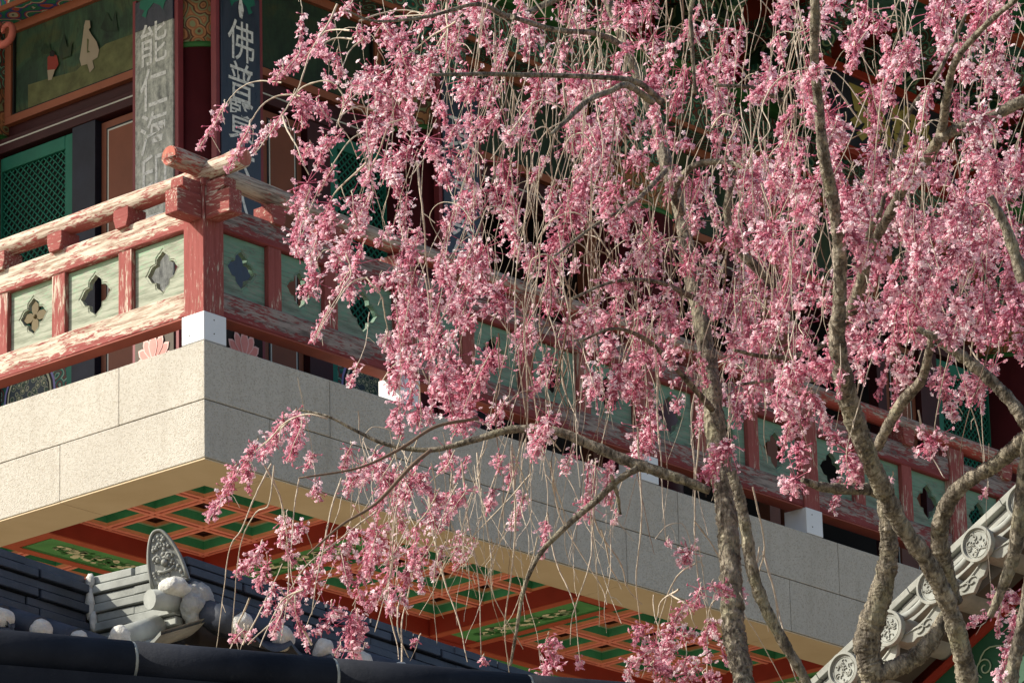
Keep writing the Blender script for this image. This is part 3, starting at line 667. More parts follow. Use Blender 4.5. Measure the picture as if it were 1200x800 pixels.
# name board under the eave
NB = empty('name_board', BLD @ Matrix.Translation((6.84, .92, 3.22)) @ Matrix.Rotation(math.radians(-10), 4, 'X'), 'black name board with dull gold characters hanging under the eave behind blossom', 'sign')
MB().box((-.62, -.03, -.27), (.62, .03, .27)).build('board', MT['plaque'], NB, bevel=.004)
m = MB(); m.box((-.68, -.045, .27), (.68, .03, .33)); m.box((-.68, -.045, -.33), (.68, .03, -.27)); m.box((-.68, -.047, -.269), (-.62, .028, .269)); m.box((.62, -.047, -.269), (.68, .028, .269)); m.build('frame', MT['redbeam'], NB, bevel=.005)
for ch, x in (('易', -.21), ('樂', .24)):
    g_ = glyph(ch, .44, MT['gold'], 'lettering', NB, 'R', x, 0, -.033, .014)
# ------------------------------------------------------------------ low tiled wall in front (lower left)
YW = math.radians(54.5)
K0 = at(215, 650, 17.)
WR = empty('tiled_wall', Matrix.Translation(K0) @ Matrix.Rotation(YW, 4, 'Z'), 'wall coping of blue-black roof tiles stepping round a corner with white mortar knobs', 'tiled wall')
# local: a along the right run, b along the lit return, z up; z=0 is the top of the ridge at the corner
def slab_run(axis, s0, s1, d, z, th, n, mt, out, nm='ridge_tile'):
    L = (s1-s0)/n
    for i in range(n):
        a, b = s0+i*L+random.uniform(-.01, .01)*(i > 0), s0+(i+1)*L-.003
        e = random.uniform(-.004, .004); zz = z+random.uniform(-.002, .002)
        m = MB()
        if axis == 'a': m.box((a, d-out+e, zz-th), (b, d+.12, zz), 0, .003)
        else: m.box((d-out+e, a, zz-th), (d+.12, b, zz), 0, .003)
        m.build(nm, mt, WR)
BR = .42
CZ = -.40     # run slope is nil; the whole coping is level
for k, (z, out) in enumerate(((0, .0), (-.036, .014), (-.071, .002), (-.106, .016), (-.140, .004), (-.176, .018), (-.211, .006))):
    th = .030
    if k < 6: slab_run('a', .02, 2.6, 0, z, th, 9 if k % 2 else 10, MT['tile'], out)
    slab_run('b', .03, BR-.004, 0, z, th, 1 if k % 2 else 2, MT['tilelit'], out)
    slab_run('a', -1.6, -.02, BR, z, th, 6 if k % 2 else 5, MT['tile'], out)
m = MB(); m.box((.03, .02, -.6), (2.6, .11, -.004)); m.box((.03, .02, -.6), (.11, BR+.1, -.006)); m.box((-1.6, BR+.02, -.6), (.1, BR+.11, -.005)); m.build('bedding_mortar', MT['groove'], WR)
CL = bpy.data.textures.new('mortar_lumps', 'CLOUDS'); CL.noise_scale = .035; CL.noise_depth = 3
def mortarise(o, vox=.006, st=.012):
    r = o.modifiers.new('remesh', 'REMESH'); r.mode = 'VOXEL'; r.voxel_size = vox; r.use_smooth_shade = True
    q = o.modifiers.new('smooth', 'SMOOTH'); q.iterations = 5; q.factor = .6
    d = o.modifiers.new('lumps', 'DISPLACE'); d.texture = CL; d.strength = st; d.mid_level = .5; d.texture_coords = 'GLOBAL'
    return o
def roll(a, b, face, knob=True, lit=False, drop=0):
    # one row of the little roof: a half-round tile falling to the eave and its white mortar knob
    L = .20; dz = -.085; z0 = -.185-drop
    if face == 'b': p0, p1 = Vector((a, b-.01, z0)), Vector((a, b-L, z0+dz))
    else: p0, p1 = Vector((a-.01, b, z0)), Vector((a-L, b, z0+dz))
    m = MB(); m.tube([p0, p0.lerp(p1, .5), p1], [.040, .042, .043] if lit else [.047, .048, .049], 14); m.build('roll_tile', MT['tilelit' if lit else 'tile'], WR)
    if knob:
        m = MB(); d = (p1-p0).normalized(); m.ball(p1+d*.002, .047, 0, 12, (1.0, .95, random.uniform(.88, 1.05)), .02); m.ball(p1-d*.02+Vector((0, 0, -.01)), .04, 0, 10); mortarise(m.build('mortar_knob', MT['mortar'], WR), .007, .018)
def pan(a, b, face, lit=False, drop=0):
    # the concave tile between two rolls, seen by its curved front edge
    L = .235; z0, dz = -.225-drop, -.095; n = 8; h = .112; vs = []
    for e in (0, 1):
        for th in (0, .014):
            for i in range(n+1):
                x = -h+2*h*i/n; sag = -.045*(1-(x/h)**2)
                z = z0+dz*e+sag-th+.03
                vs.append((a+x, b-.01-L*e, z) if face == 'b' else (a-.01-L*e, b+x, z))
    k = n+1; fs = []
    for i in range(n): fs += [(i, i+1, 2*k+i+1, 2*k+i), (k+i, 3*k+i, 3*k+i+1, k+i+1), (2*k+i, 2*k+i+1, 3*k+i+1, 3*k+i)]
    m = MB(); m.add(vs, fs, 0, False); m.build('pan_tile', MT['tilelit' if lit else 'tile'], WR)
for i in range(11):
    roll(.06+.222*i, 0, 'b'); pan(.17+.222*i, 0, 'b')
for i in range(7):
    roll(-.115-.19*i, BR, 'b', drop=.062); pan(-.21-.19*i, BR, 'b', drop=.062)
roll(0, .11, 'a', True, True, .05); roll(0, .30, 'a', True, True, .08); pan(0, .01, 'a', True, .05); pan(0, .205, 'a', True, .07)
# corner end: shield tile, barrel and mortar
def shield():
    m = MB(); out = []
    H, W = .205, .068
    for i in range(25):
        t = i/24; a = -1+2*t; z = H*(1-abs(a)**2.3); x = W*math.copysign(min(1, abs(a)**.9*1.0), a)*(1 if abs(a) > 0 else 1)
        out.append((0, x*(1+.12*math.sin(min(1, z/H)*math.pi)), z))
    m.prism(out, (.022, 0, 0), 0)
    inn = [(-.001, x*.82, .012+z*.86) for _, x, z in out]
    m.prism([(q[0]-.006, q[1], q[2]) for q in out[::-1]] if False else inn, (-.002, 0, 0), 1)
    rim = [(-.004, x*.93, .004+z*.95) for _, x, z in out]; m.tube(rim, .006, 6, 0)
    for q in range(70):
        t = random.uniform(.05, .95); zz = .02+t*.165; hw = W*.78*(max(0, 1-(zz/H))**.55); x = random.uniform(-hw, hw)
        m.ball((-.004, x, zz), random.uniform(.0045, .0085), 1, 6, (.8, 1, 1))
    for sx in (-1, 1):
        P = [(-.006, sx*(.020+.016*math.cos(t)*(1-t/9)), .095+.016*math.sin(t)*(1-t/9)) for t in np.linspace(0, 6.2, 16)]; m.tube(P, .0045, 6, 0)
        m.ball((-.006, sx*.019, .095), .008, 0, 8)
    m.ball((-.007, 0, .078), .013, 0, 8); m.tube([(-.006, -.03, .055), (-.010, -.012, .045), (-.010, .012, .045), (-.006, .03, .055)], .005, 6, 0)
    return m
SH = shield().build('shield_tile', [MT['tilerelief'], MT['tilerelief']], WR, Matrix.Translation((-.035, .03, -.105)) @ Matrix.Rotation(math.radians(24), 4, 'Z') @ Matrix.Rotation(math.radians(-14), 4, 'X'))
m = MB()
for c, r in (((-.03, .02, -.118), .052), ((-.062, .012, -.130), .036), ((.0, .025, -.125), .05), ((.02, .0, -.135), .05)): m.ball(c, r, 0, 12, (1, 1, .75))
mortarise(m.build('mortar_cap', MT['mortar'], WR), .006, .022)
m = MB(); m.tube([(-.115, .055, -.172), (-.06, .043, -.165), (-.01, .03, -.158)], [.034, .037, .038], 18); m.build('barrel_tile', MT['tilelit'], WR)
m = MB()
for c, r in (((.045, -.02, -.145), .058), ((.015, -.03, -.18), .045), ((.075, -.02, -.165), .045), ((.03, -.02, -.21), .042)): m.ball(c, r, 0, 12)
mortarise(m.build('mortar_end', MT['mortarg'], WR), .006, .03)
m = MB(); m.ball((-.012, BR-.01, -.02), .02, 0, 10, (.7, .9, 1.5), .12); m.ball((-.016, BR-.012, -.10), .02, 0, 10, (.7, .9, 3.2), .15); m.ball((-.016, BR-.03, -.17), .018, 0, 10, (.8, .8, 2.2), .15); m.build('mortar_joint', MT['mortar'], WR)
m = MB(); m.box((-.06, -.06, -1.4), (2.6, .25, -.34)); m.box((-1.6, BR-.06, -1.4), (.2, BR+.25, -.342)); m.build('wall', plain('ochre_plaster', (.42, .34, .24)), WR)
# down to the ground
m = MB(); zb = K0.z; m.box((-.05, -.05, -zb+.003), (2.6, .24, -1.4)); m.box((-1.6, BR-.05, -zb+.003), (.19, BR+.24, -1.401)); m.build('wall_base', MT['stone'], WR)
# ------------------------------------------------------------------ foreground coping
A0 = at(0, 765, 8.5); z_ = A0.z
def atz(x, y, z):
    d = ray(x, y); return Vector(C_+d*(z-C_[2])/d[2])
B0 = atz(740, 826, z_); dv = (B0-A0).normalized()
FC = empty('ridge_coping', Matrix.Translation(A0) @ Matrix.Rotation(math.atan2(dv.y, dv.x), 4, 'Z'), 'smooth black half-round coping tiles running across the near foreground', 'coping')
TL = (atz(388, 797, z_)-atz(152, 778, z_)).length; off = (atz(152, 778, z_)-A0).length
for i in range(-4, 7):
    a = off+i*TL
    m = MB(); m.tube([(a+.003, 0, 0), (a+TL*.5, 0, .0), (a+TL-.003, 0, 0)], [.0405, .0412, .0405], 28, 0); m.build('coping_tile', MT['cap'], FC)
    m = MB(); m.tube([(a-.006, 0, 0), (a+.006, 0, 0)], .0392, 28, 0); m.build('joint_mortar', MT['tilelit'], FC)
m = MB(); m.box((-2, -.05, -.10), (3.2, .05, -.034)); m.build('bedding', MT['cap'], FC)
m = MB(); m.box((-2, -.04, -z_+.003), (3.2, .04, -.1005)); m.build('wall', plain('dark_plaster', (.10, .09, .08)), FC)
# ------------------------------------------------------------------ gate roof, lower right
G0 = at(1051, 739, 16.6); YG = PS
GR = empty('gate_roof', Matrix.Translation(G0) @ Matrix.Rotation(YG, 4, 'Z'), 'sunlit grey tiled gable verge with moulded round tiles rising at lower right', 'roof')
def gpx(x, y):   # verge plane (a=0) point for a photo position -> (b, z)
    e = np.array([math.cos(YG), math.sin(YG), 0]); g0 = np.array(G0); d = ray(x, y); t = ((g0-C_)@e)/(d@e); p = C_+t*d-g0
    return np.array([p@np.array([-math.sin(YG), math.cos(YG), 0]), p[2]])
pA, pB = gpx(997, 788), gpx(1153, 641); sd_ = (pB-pA)/3; sl = sd_/np.linalg.norm(sd_); pitch = np.linalg.norm(sd_); nrm = np.array([-sl[1], sl[0]])
if nrm[1] < 0: nrm = -nrm
def VP(s, h, a=0): # s along the verge from disc 1, h perpendicular above the disc line, a depth
    q = sl*s+nrm*h; return Vector((a, q[0], q[1]))
S0, S1 = -1.3, 2.6
tr = pitch
hh = .105
lay = [(.030, .016, .066, 6), (.054, .016, .094, 7), (.078, .016, .070, 6), (.102, .016, .096, 7), (.126, .024, .076, 5)]
for k, (h, th, out, n) in enumerate(lay):
    L = (S1-S0)/(n*1.7)
    i = 0; s = S0
    while s < S1:
        e = min(s+L, S1)-.003; o_ = out+random.uniform(-.003, .003)
        poly = [VP(s, h, o_), VP(e, h, o_), VP(e, h+th, o_), VP(s, h+th, o_)]
        MB().prism(poly, (.26-o_, 0, 0)).build('ridge_tile', MT['tilepale'], GR, bevel=.002); s += L
m = MB(); P = [VP(s, .135, .20) for s in np.linspace(S0, S1, 12)]; m.tube(P, .045, 14); m.build('ridge_cap', MT['tilepale'], GR)
m = MB(); m.prism([VP(S0, -.03, .125), VP(S1, -.03, .125), VP(S1, .14, .125), VP(S0, .14, .125)], (.12, 0, 0)); m.build('bedding_mortar', MT['groove'], GR)
def disc_mesh():
    m = MB(); R = .062; n = 28
    def ring(r, x): return [(x, math.cos(2*math.pi*k/n)*r, math.sin(2*math.pi*k/n)*r) for k in range(n)]
    L = [ring(.05, .30), ring(.05, .0), ring(R, -.0), ring(R, -.022), ring(R*.86, -.024), ring(R*.80, -.014)]
    vs = [q for l in L for q in l]; m.add(vs, [(a*n+i, a*n+(i+1) % n, (a+1)*n+(i+1) % n, (a+1)*n+i) for a in range(len(L)-1) for i in range(n)], 0, False)
    b = len(m.v)-n; m.f.append(tuple(b+i for i in range(n))); m.m.append(1); m.smooth.append(False)
    return m
def disc_relief(seed):
    rr_ = random.Random(seed); m = MB(); R = .062
    for k in range(22):
        a = rr_.uniform(0, 6.28); r0 = .037*math.sqrt(rr_.uniform(0, 1)); cy, cz = math.cos(a)*r0, math.sin(a)*r0; A = rr_.uniform(0, 6.28); s = rr_.uniform(.45, .8)
        P = [(-.016, cy+s*.011*math.cos(A+t), cz+s*.011*math.sin(A+t)) for t in np.linspace(0, 3.8, 7)]; m.tube(P, .0022, 5, 0)
    P = [(-.015, math.cos(t)*R*.72, math.sin(t)*R*.72) for t in np.linspace(0, 6.2832, 25)]; m.tube(P, .0018, 4, 0); return m
DM = disc_mesh().mesh('round_end_tile', [MT['tilepale'], MT['tilelit']])
for i in range(-3, 9):
    p = VP(pitch*(i-1), .0, -.035); o = link('round_end_tile', DM, GR, Matrix.Translation(p))
    disc_relief(i+20).build('relief', MT['tilepale'], o)
    # drip tile between this disc and the next
    q = VP(pitch*(i-1)+pitch*.5, -.045, -.028); m = MB(); n = 10; up, lo = [], []
    for j in range(n+1):
        t = -1+2*j/n; s = t*pitch*.52; up.append(q+Vector((0, *(sl*s)))+Vector((0, *(nrm*(.028*t*t-.012))))); lo.append(q+Vector((0, *(sl*s*.93)))+Vector((0, *(nrm*(.05*t*t-.062-.008*math.cos(t*9))))))
    m.prism(up+lo[::-1], (.018, 0, 0)); dr = m.build('drip_tile', MT['tilepale'], GR, bevel=.002)
    m = MB()
    for sg in (-1, 1):
        P = [q+Vector((-.003, *(sl*(sg*(.018+.017*math.cos(t))))))+Vector((0, *(nrm*(-.032+.010*math.sin(t)*(1 if sg > 0 else -1))))) for t in np.linspace(0, 5, 10)]; m.tube(P, .0026, 5)
    P = [(up[j]*.82+lo[j]*.18)+Vector((-.003, 0, 0)) for j in range(1, n)]; m.tube(P, .002, 4)
    m.build('relief', MT['tilepale'], dr)
    m = MB(); q = VP(pitch*(i-1)+pitch*.5, .035, -.01); P = [q+Vector((0, *(sl*(t*pitch*.45)))) + Vector((0, *(nrm*(.03*t*t-.03)))) for t in np.linspace(-1, 1, 9)]
    m.tube(P, .014, 8); m.build('pan_edge', MT['tilelit'], GR)
# bargeboard and timber under the verge
m = MB(); m.prism([VP(S0, -.32, .26), VP(S1, -.32, .26), VP(S1, -.06, .26), VP(S0, -.06, .26)], (.04, 0, 0)); bb = m.build('bargeboard', plain('dark_green_board', (.012, .075, .035), .2, .6), GR)
m = MB(); m.prism([VP(S0, -.085, .245), VP(S1, -.085, .245), VP(S1, -.06, .245), VP(S0, -.06, .245)], (.08, 0, 0)); m.build('bargeboard_edge', MT['redbeam'], GR)
def cloud(s, sc):
    m = MB()
    for (ds, dh, r, sg) in ((0, 0, .045, 1), (.075, .02, .035, -1), (-.075, .01, .035, 1), (.03, -.055, .03, 1)):
        P = [VP(s+sc*(ds+sg*r*math.cos(t)*(1-t/11)), -.20+sc*(dh+r*math.sin(t)*(1-t/11)), .255) for t in np.linspace(0, 8.5, 26)]; m.tube(P, .0028, 5, 0)
    P = [VP(s+sc*(.06+t*.16), -.20+sc*(.045+.025*math.sin(t*5)), .255) for t in np.linspace(0, 1, 8)]; m.tube(P, .0028, 5, 0)
    m.build('painted_cloud', plain('pale_green_outline', (.30, .38, .26)), bb)
for i in range(9): cloud(-.7+i*.36, 1.0)
m = MB(); m.prism([VP(S0, -1.5, .34), VP(S1, -1.5, .34), VP(S1, .05, .34), VP(S0, .05, .34)], (.05, 0, 0)); m.build('gable_wall', MT['redbeam'], GR)
for k, (h, s0) in enumerate(((0, 0), (-.07, 0), (-.16, 0))):
    p = at(1150, 762+k*16, 16.9)-G0; 
    q = Matrix.Rotation(-YG, 4, 'Z') @ p
    m = MB(); m.box((q.x+.04, q.y-.02, q.z-.016), (q.x+.9, q.y+.02, q.z+.016), 0, .003); m.build('purlin', MT['redbeam'], GR)
# far slope of that roof and its wall
e0, e1 = VP(S0, .12, .25), VP(S1, .12, .25)
m = MB(); m.add([e0, e1, e1+Vector((3.2, 0, 0)), e0+Vector((3.2, 0, 0))], [(0, 1, 2, 3)]); m.build('roof_slope', MT['tile'], GR)
m = MB(); wq = VP(.6, -.4, .2); m.box((.45, wq.y-1.2, -G0.z+.003), (3, wq.y+.5, wq.z)); m.build('gate_wall', MT['wallred'], GR)
# ------------------------------------------------------------------ weeping cherry trees
def tree(depth0, label):
    p = at(900, 800, depth0); return p
BASE1 = at(872, 1010, 14.5); BASE2 = at(1130, 1010, 14.1)
T1 = empty('weeping_cherry_tree', Matrix.Translation((BASE1.x, BASE1.y, 0)), 'weeping cherry with slim trunk left of the gate roof, pink sprays over the corner', 'tree', 'weeping cherry trees before the terrace')
T2 = empty('weeping_cherry_tree', Matrix.Translation((BASE2.x, BASE2.y, 0)), 'weeping cherry with several forked bark stems crossing the grey gate verge', 'tree', 'weeping cherry trees before the terrace')
LIMBS = []     # every limb as (tree, list of (point, radius))
def limb(T, pts, d0, d1=None, name='branch', n=12, knots=.06):
    d1 = d0 if d1 is None else d1; k = len(pts); Q = []
    for i, (x, y, w_) in enumerate(pts):
        dep = d0+(d1-d0)*i/(k-1); p = at(x, y, dep); Q.append((p.x, p.y, p.z, w_/2*dep/FPX))
    S = catmull(Q, 6); r = []
    for i, q in enumerate(S): r.append(max(.0012, q[3])*(1+knots*math.sin(i*1.7+pts[0][0])+random.uniform(-knots, knots)))
    org = T.matrix_world.translation; m = MB(); P = [Vector(q[:3]) for q in S]
    if r[0] > .015 or r[-1] > .015:
        P2, r2 = [], []
        for i in range(len(P)-1):
            for t in (0, .25, .5, .75):
                P2.append(P[i].lerp(P[i+1], t)); r2.append((r[i]*(1-t)+r[i+1]*t)*(1+random.uniform(-.05, .05)))
        P2.append(P[-1]); r2.append(r[-1]); m.tube([p-org for p in P2], r2, 18, 0, True, .07)
    else: m.tube([p-org for p in P], r, n, 0, True, .05)
    m.build(name, MT['bark'] if max(r) > .007 else MT['twigd'], T)
    LIMBS.append((T, [(P[i], r[i]) for i in range(len(P))])); return P
limb(T1, [(905, 1300, 46), (885, 1000, 40), (876, 850, 28), (870, 790, 25), (860, 740, 27), (857, 680, 26), (853, 620, 25), (847, 560, 25), (838, 500, 24), (832, 440, 22), (822, 380, 20), (808, 310, 19), (798, 250, 17), (780, 190, 16), (768, 140, 14), (735, 60, 12), (700, -40, 10), (680, -160, 8)], 14.4, 15.8, 'trunk')
limb(T1, [(960, 860, 12), (945, 800, 12), (920, 755, 13), (897, 712, 14), (882, 670, 15), (874, 620, 14), (866, 580, 13), (857, 552, 12)], 14.45, 14.48)
limb(T1, [(832, 575, 9), (800, 562, 12), (765, 550, 13), (730, 538, 13), (690, 520, 12), (650, 505, 11), (600, 503, 9), (560, 514, 8), (505, 527, 6), (455, 521, 5), (420, 506, 4), (385, 488, 3), (350, 480, 2)], 14.5, 14.6)
limb(T1, [(748, 548, 8), (725, 562, 8), (700, 585, 8), (665, 615, 7), (632, 650, 6), (614, 690, 5), (605, 740, 4), (598, 780, 3)], 14.45, 14.5)
limb(T1, [(716, 556, 4), (723, 578, 5), (727, 602, 3)], 14.44, 14.5, knots=.12)
limb(T1, [(505, 527, 5), (480, 548, 5), (440, 590, 4), (400, 615, 3), (360, 650, 2)], 14.4, 14.2)
limb(T1, [(350, 560, 2), (420, 548, 3), (470, 525, 4), (510, 500, 4), (560, 490, 4)], 14.3, 14.6)
limb(T1, [(800, 250, 9), (790, 225, 8), (812, 195, 8), (850, 190, 7), (880, 200, 5)], 15.1, 14.8)
limb(T1, [(505, 88, 4), (560, 87, 5), (620, 88, 6), (690, 90, 6), (745, 96, 7), (775, 120, 9)], 13.5, 14.1, knots=.02)
limb(T1, [(645, 158, 4), (665, 140, 6), (690, 117, 7), (715, 107, 7), (735, 100, 8), (765, 120, 9)], 13.6, 14.0)
limb(T1, [(700, -20, 10), (650, 0, 8), (600, 20, 7), (560, 5, 5), (500, 20, 4), (440, 25, 3), (405, 12, 2)], 15, 14.3)
limb(T1, [(600, 20, 6), (650, 35, 6), (700, 40, 7), (740, 60, 8)], 14.4, 15)
limb(T1, [(835, 480, 8), (800, 440, 7), (760, 400, 6), (720, 385, 4), (680, 400, 3)], 15, 14.5)
limb(T1, [(860, 200, 8), (852, 250, 10), (865, 290, 12), (885, 312, 12), (905, 330, 9), (940, 345, 7), (985, 338, 7), (1002, 335, 6)], 14.9, 14.9)
limb(T1, [(650, 300, 3), (700, 262, 4), (745, 235, 5), (780, 200, 7)], 14.2, 14.9)
limb(T1, [(815, 350, 7), (770, 330, 5), (720, 330, 4), (670, 350, 3)], 15, 14.3)
limb(T2, [(1150, 1300, 60), (1142, 1000, 44), (1138, 860, 26), (1134, 800, 25), (1124, 750, 23), (1108, 700, 22), (1085, 655, 22), (1056, 615, 20), (1036, 575, 23), (1020, 540, 22), (1001, 490, 24), (990, 450, 23), (981, 400, 20), (984, 350, 16), (984, 290, 16), (975, 230, 15), (965, 180, 14), (958, 110, 12), (954, 60, 11), (955, 0, 11), (950, -150, 8)], 14.1, 13.4, 'trunk')
limb(T2, [(1030, 1300, 50), (1022, 1000, 40), (1020, 860, 30), (1023, 800, 29), (1016, 752, 31), (1031, 700, 27), (1041, 655, 23), (1041, 620, 21), (1036, 585, 17)], 14.08, 14.05, 'trunk')
limb(T2, [(985, 380, 14), (1000, 360, 15), (1010, 330, 13), (1021, 290, 12), (1046, 245, 12), (1062, 215, 13), (1085, 188, 14), (1103, 155, 12), (1110, 110, 10), (1122, 68, 8), (1160, 25, 7), (1195, -5, 6), (1240, -60, 5)], 14.2, 13.0)
limb(T2, [(1005, 340, 9), (1013, 310, 9), (1018, 275, 7), (1030, 250, 6)], 13.8, 13.7)
limb(T2, [(1028, 525, 13), (1040, 500, 13), (1058, 470, 14), (1080, 445, 12), (1088, 415, 10), (1093, 390, 8)], 14.0, 13.8)
limb(T2, [(1075, 385, 7), (1100, 398, 11), (1128, 418, 14), (1155, 440, 15), (1182, 467, 15), (1200, 492, 16), (1215, 520, 16)], 13.8, 13.7)
limb(T2, [(1230, 495, 22), (1195, 520, 20), (1165, 545, 18), (1130, 566, 18), (1108, 595, 20), (1101, 630, 22), (1108, 670, 22), (1118, 705, 20)], 13.8, 14.1)
limb(T2, [(940, 562, 6), (962, 570, 11), (990, 573, 13), (1018, 573, 14), (1034, 580, 14)], 13.9, 14.05)
limb(T2, [(1235, 380, 12), (1215, 470, 15), (1202, 540, 16), (1195, 600, 17), (1188, 650, 17), (1172, 695, 12), (1160, 722, 8)], 13.6, 13.7)
limb(T2, [(1178, 860, 18), (1184, 800, 17), (1195, 745, 15), (1207, 680, 14), (1216, 600, 12)], 13.6, 13.6)
limb(T2, [(1024, 792, 18), (1050, 782, 22), (1075, 768, 22), (1095, 745, 20), (1110, 718, 16)], 14.05, 14.1)
limb(T2, [(1230, 108, 14), (1200, 118, 14), (1165, 135, 13), (1130, 148, 13), (1100, 162, 14)], 13.4, 13.5)
limb(T2, [(1030, 255, 6), (1045, 170, 5), (1085, 155, 4), (1110, 110, 5)][:1]+[(1062, 140, 5), (1100, 85, 5), (1135, 10, 4)], 14.4, 14.4)
limb(T2, [(980, 395, 8), (940, 415, 6), (900, 418, 5), (860, 410, 4)], 14.7, 14.4)
limb(T2, [(985, 440, 8), (950, 445, 6), (910, 445, 5), (870, 450, 3)], 14.7, 14.4)
limb(T2, [(1200, 330, 16), (1180, 270, 12), (1160, 230, 9)], 13.2, 13.2)
limb(T2, [(1120, 330, 5), (1085, 325, 7), (1050, 300, 5)], 14.2, 14.2)
limb(T2, [(965, 160, 8), (930, 130, 7), (890, 105, 5), (840, 100, 4)], 14.8, 14.5)
limb(T2, [(845, -60, 5), (812, 0, 6), (811, 50, 5), (815, 110, 4)], 14.3, 14.3)
# sprays of blossom ---------------------------------------------------------
GRID = {  # blossom density per 50 px square of the photo, x from 350
 0: '1 1 1 6 7 7 5 4 3 5 5 6 6 5 5 6 5', 1: '1 2 6 4 6 4 5 6 6 6 4 5 5 6 5 7 7', 2: '2 3 6 5 7 3 7 7 6 4 4 4 3 3 3 5 6',
 3: '3 4 5 6 7 5 7 8 7 5 5 5 5 4 5 5 5', 4: '3 4 4 6 7 4 6 8 7 7 6 7 7 6 7 7 7', 5: '3 4 6 7 6 2 4 6 6 6 7 7 5 6 8 8 8',
 6: '2 2 5 7 7 4 3 5 5 5 7 6 3 7 9 9 8', 7: '0 1 6 8 7 5 4 6 7 7 8 8 4 8 9 9 8', 8: '0 1 6 8 5 3 4 7 8 7 8 8 4 6 6 3 4',
 9: '0 0 3 6 4 3 3 4 4 5 6 7 3 1 2 2 1', 10: '3 2 3 4 3 3 2 1 1 2 2 4 4 1 1 0 0', 11: '4 6 6 4 3 3 1 1 0 0 2 1 1 0 0 0 0',
 12: '4 5 5 4 4 2 0 0 0 0 1 0 0 0 0 0 0', 13: '3 4 4 2 1 1 0 0 1 3 1 0 0 0 0 0 0', 14: '3 2 0 1 0 1 0 0 3 3 0 0 0 0 0 0 2', 15: '0 0 1 0 1 1 0 0 5 4 0 0 0 0 0 0 3'}
SPR = []   # x0,y0,x1,y1,r,n,depth
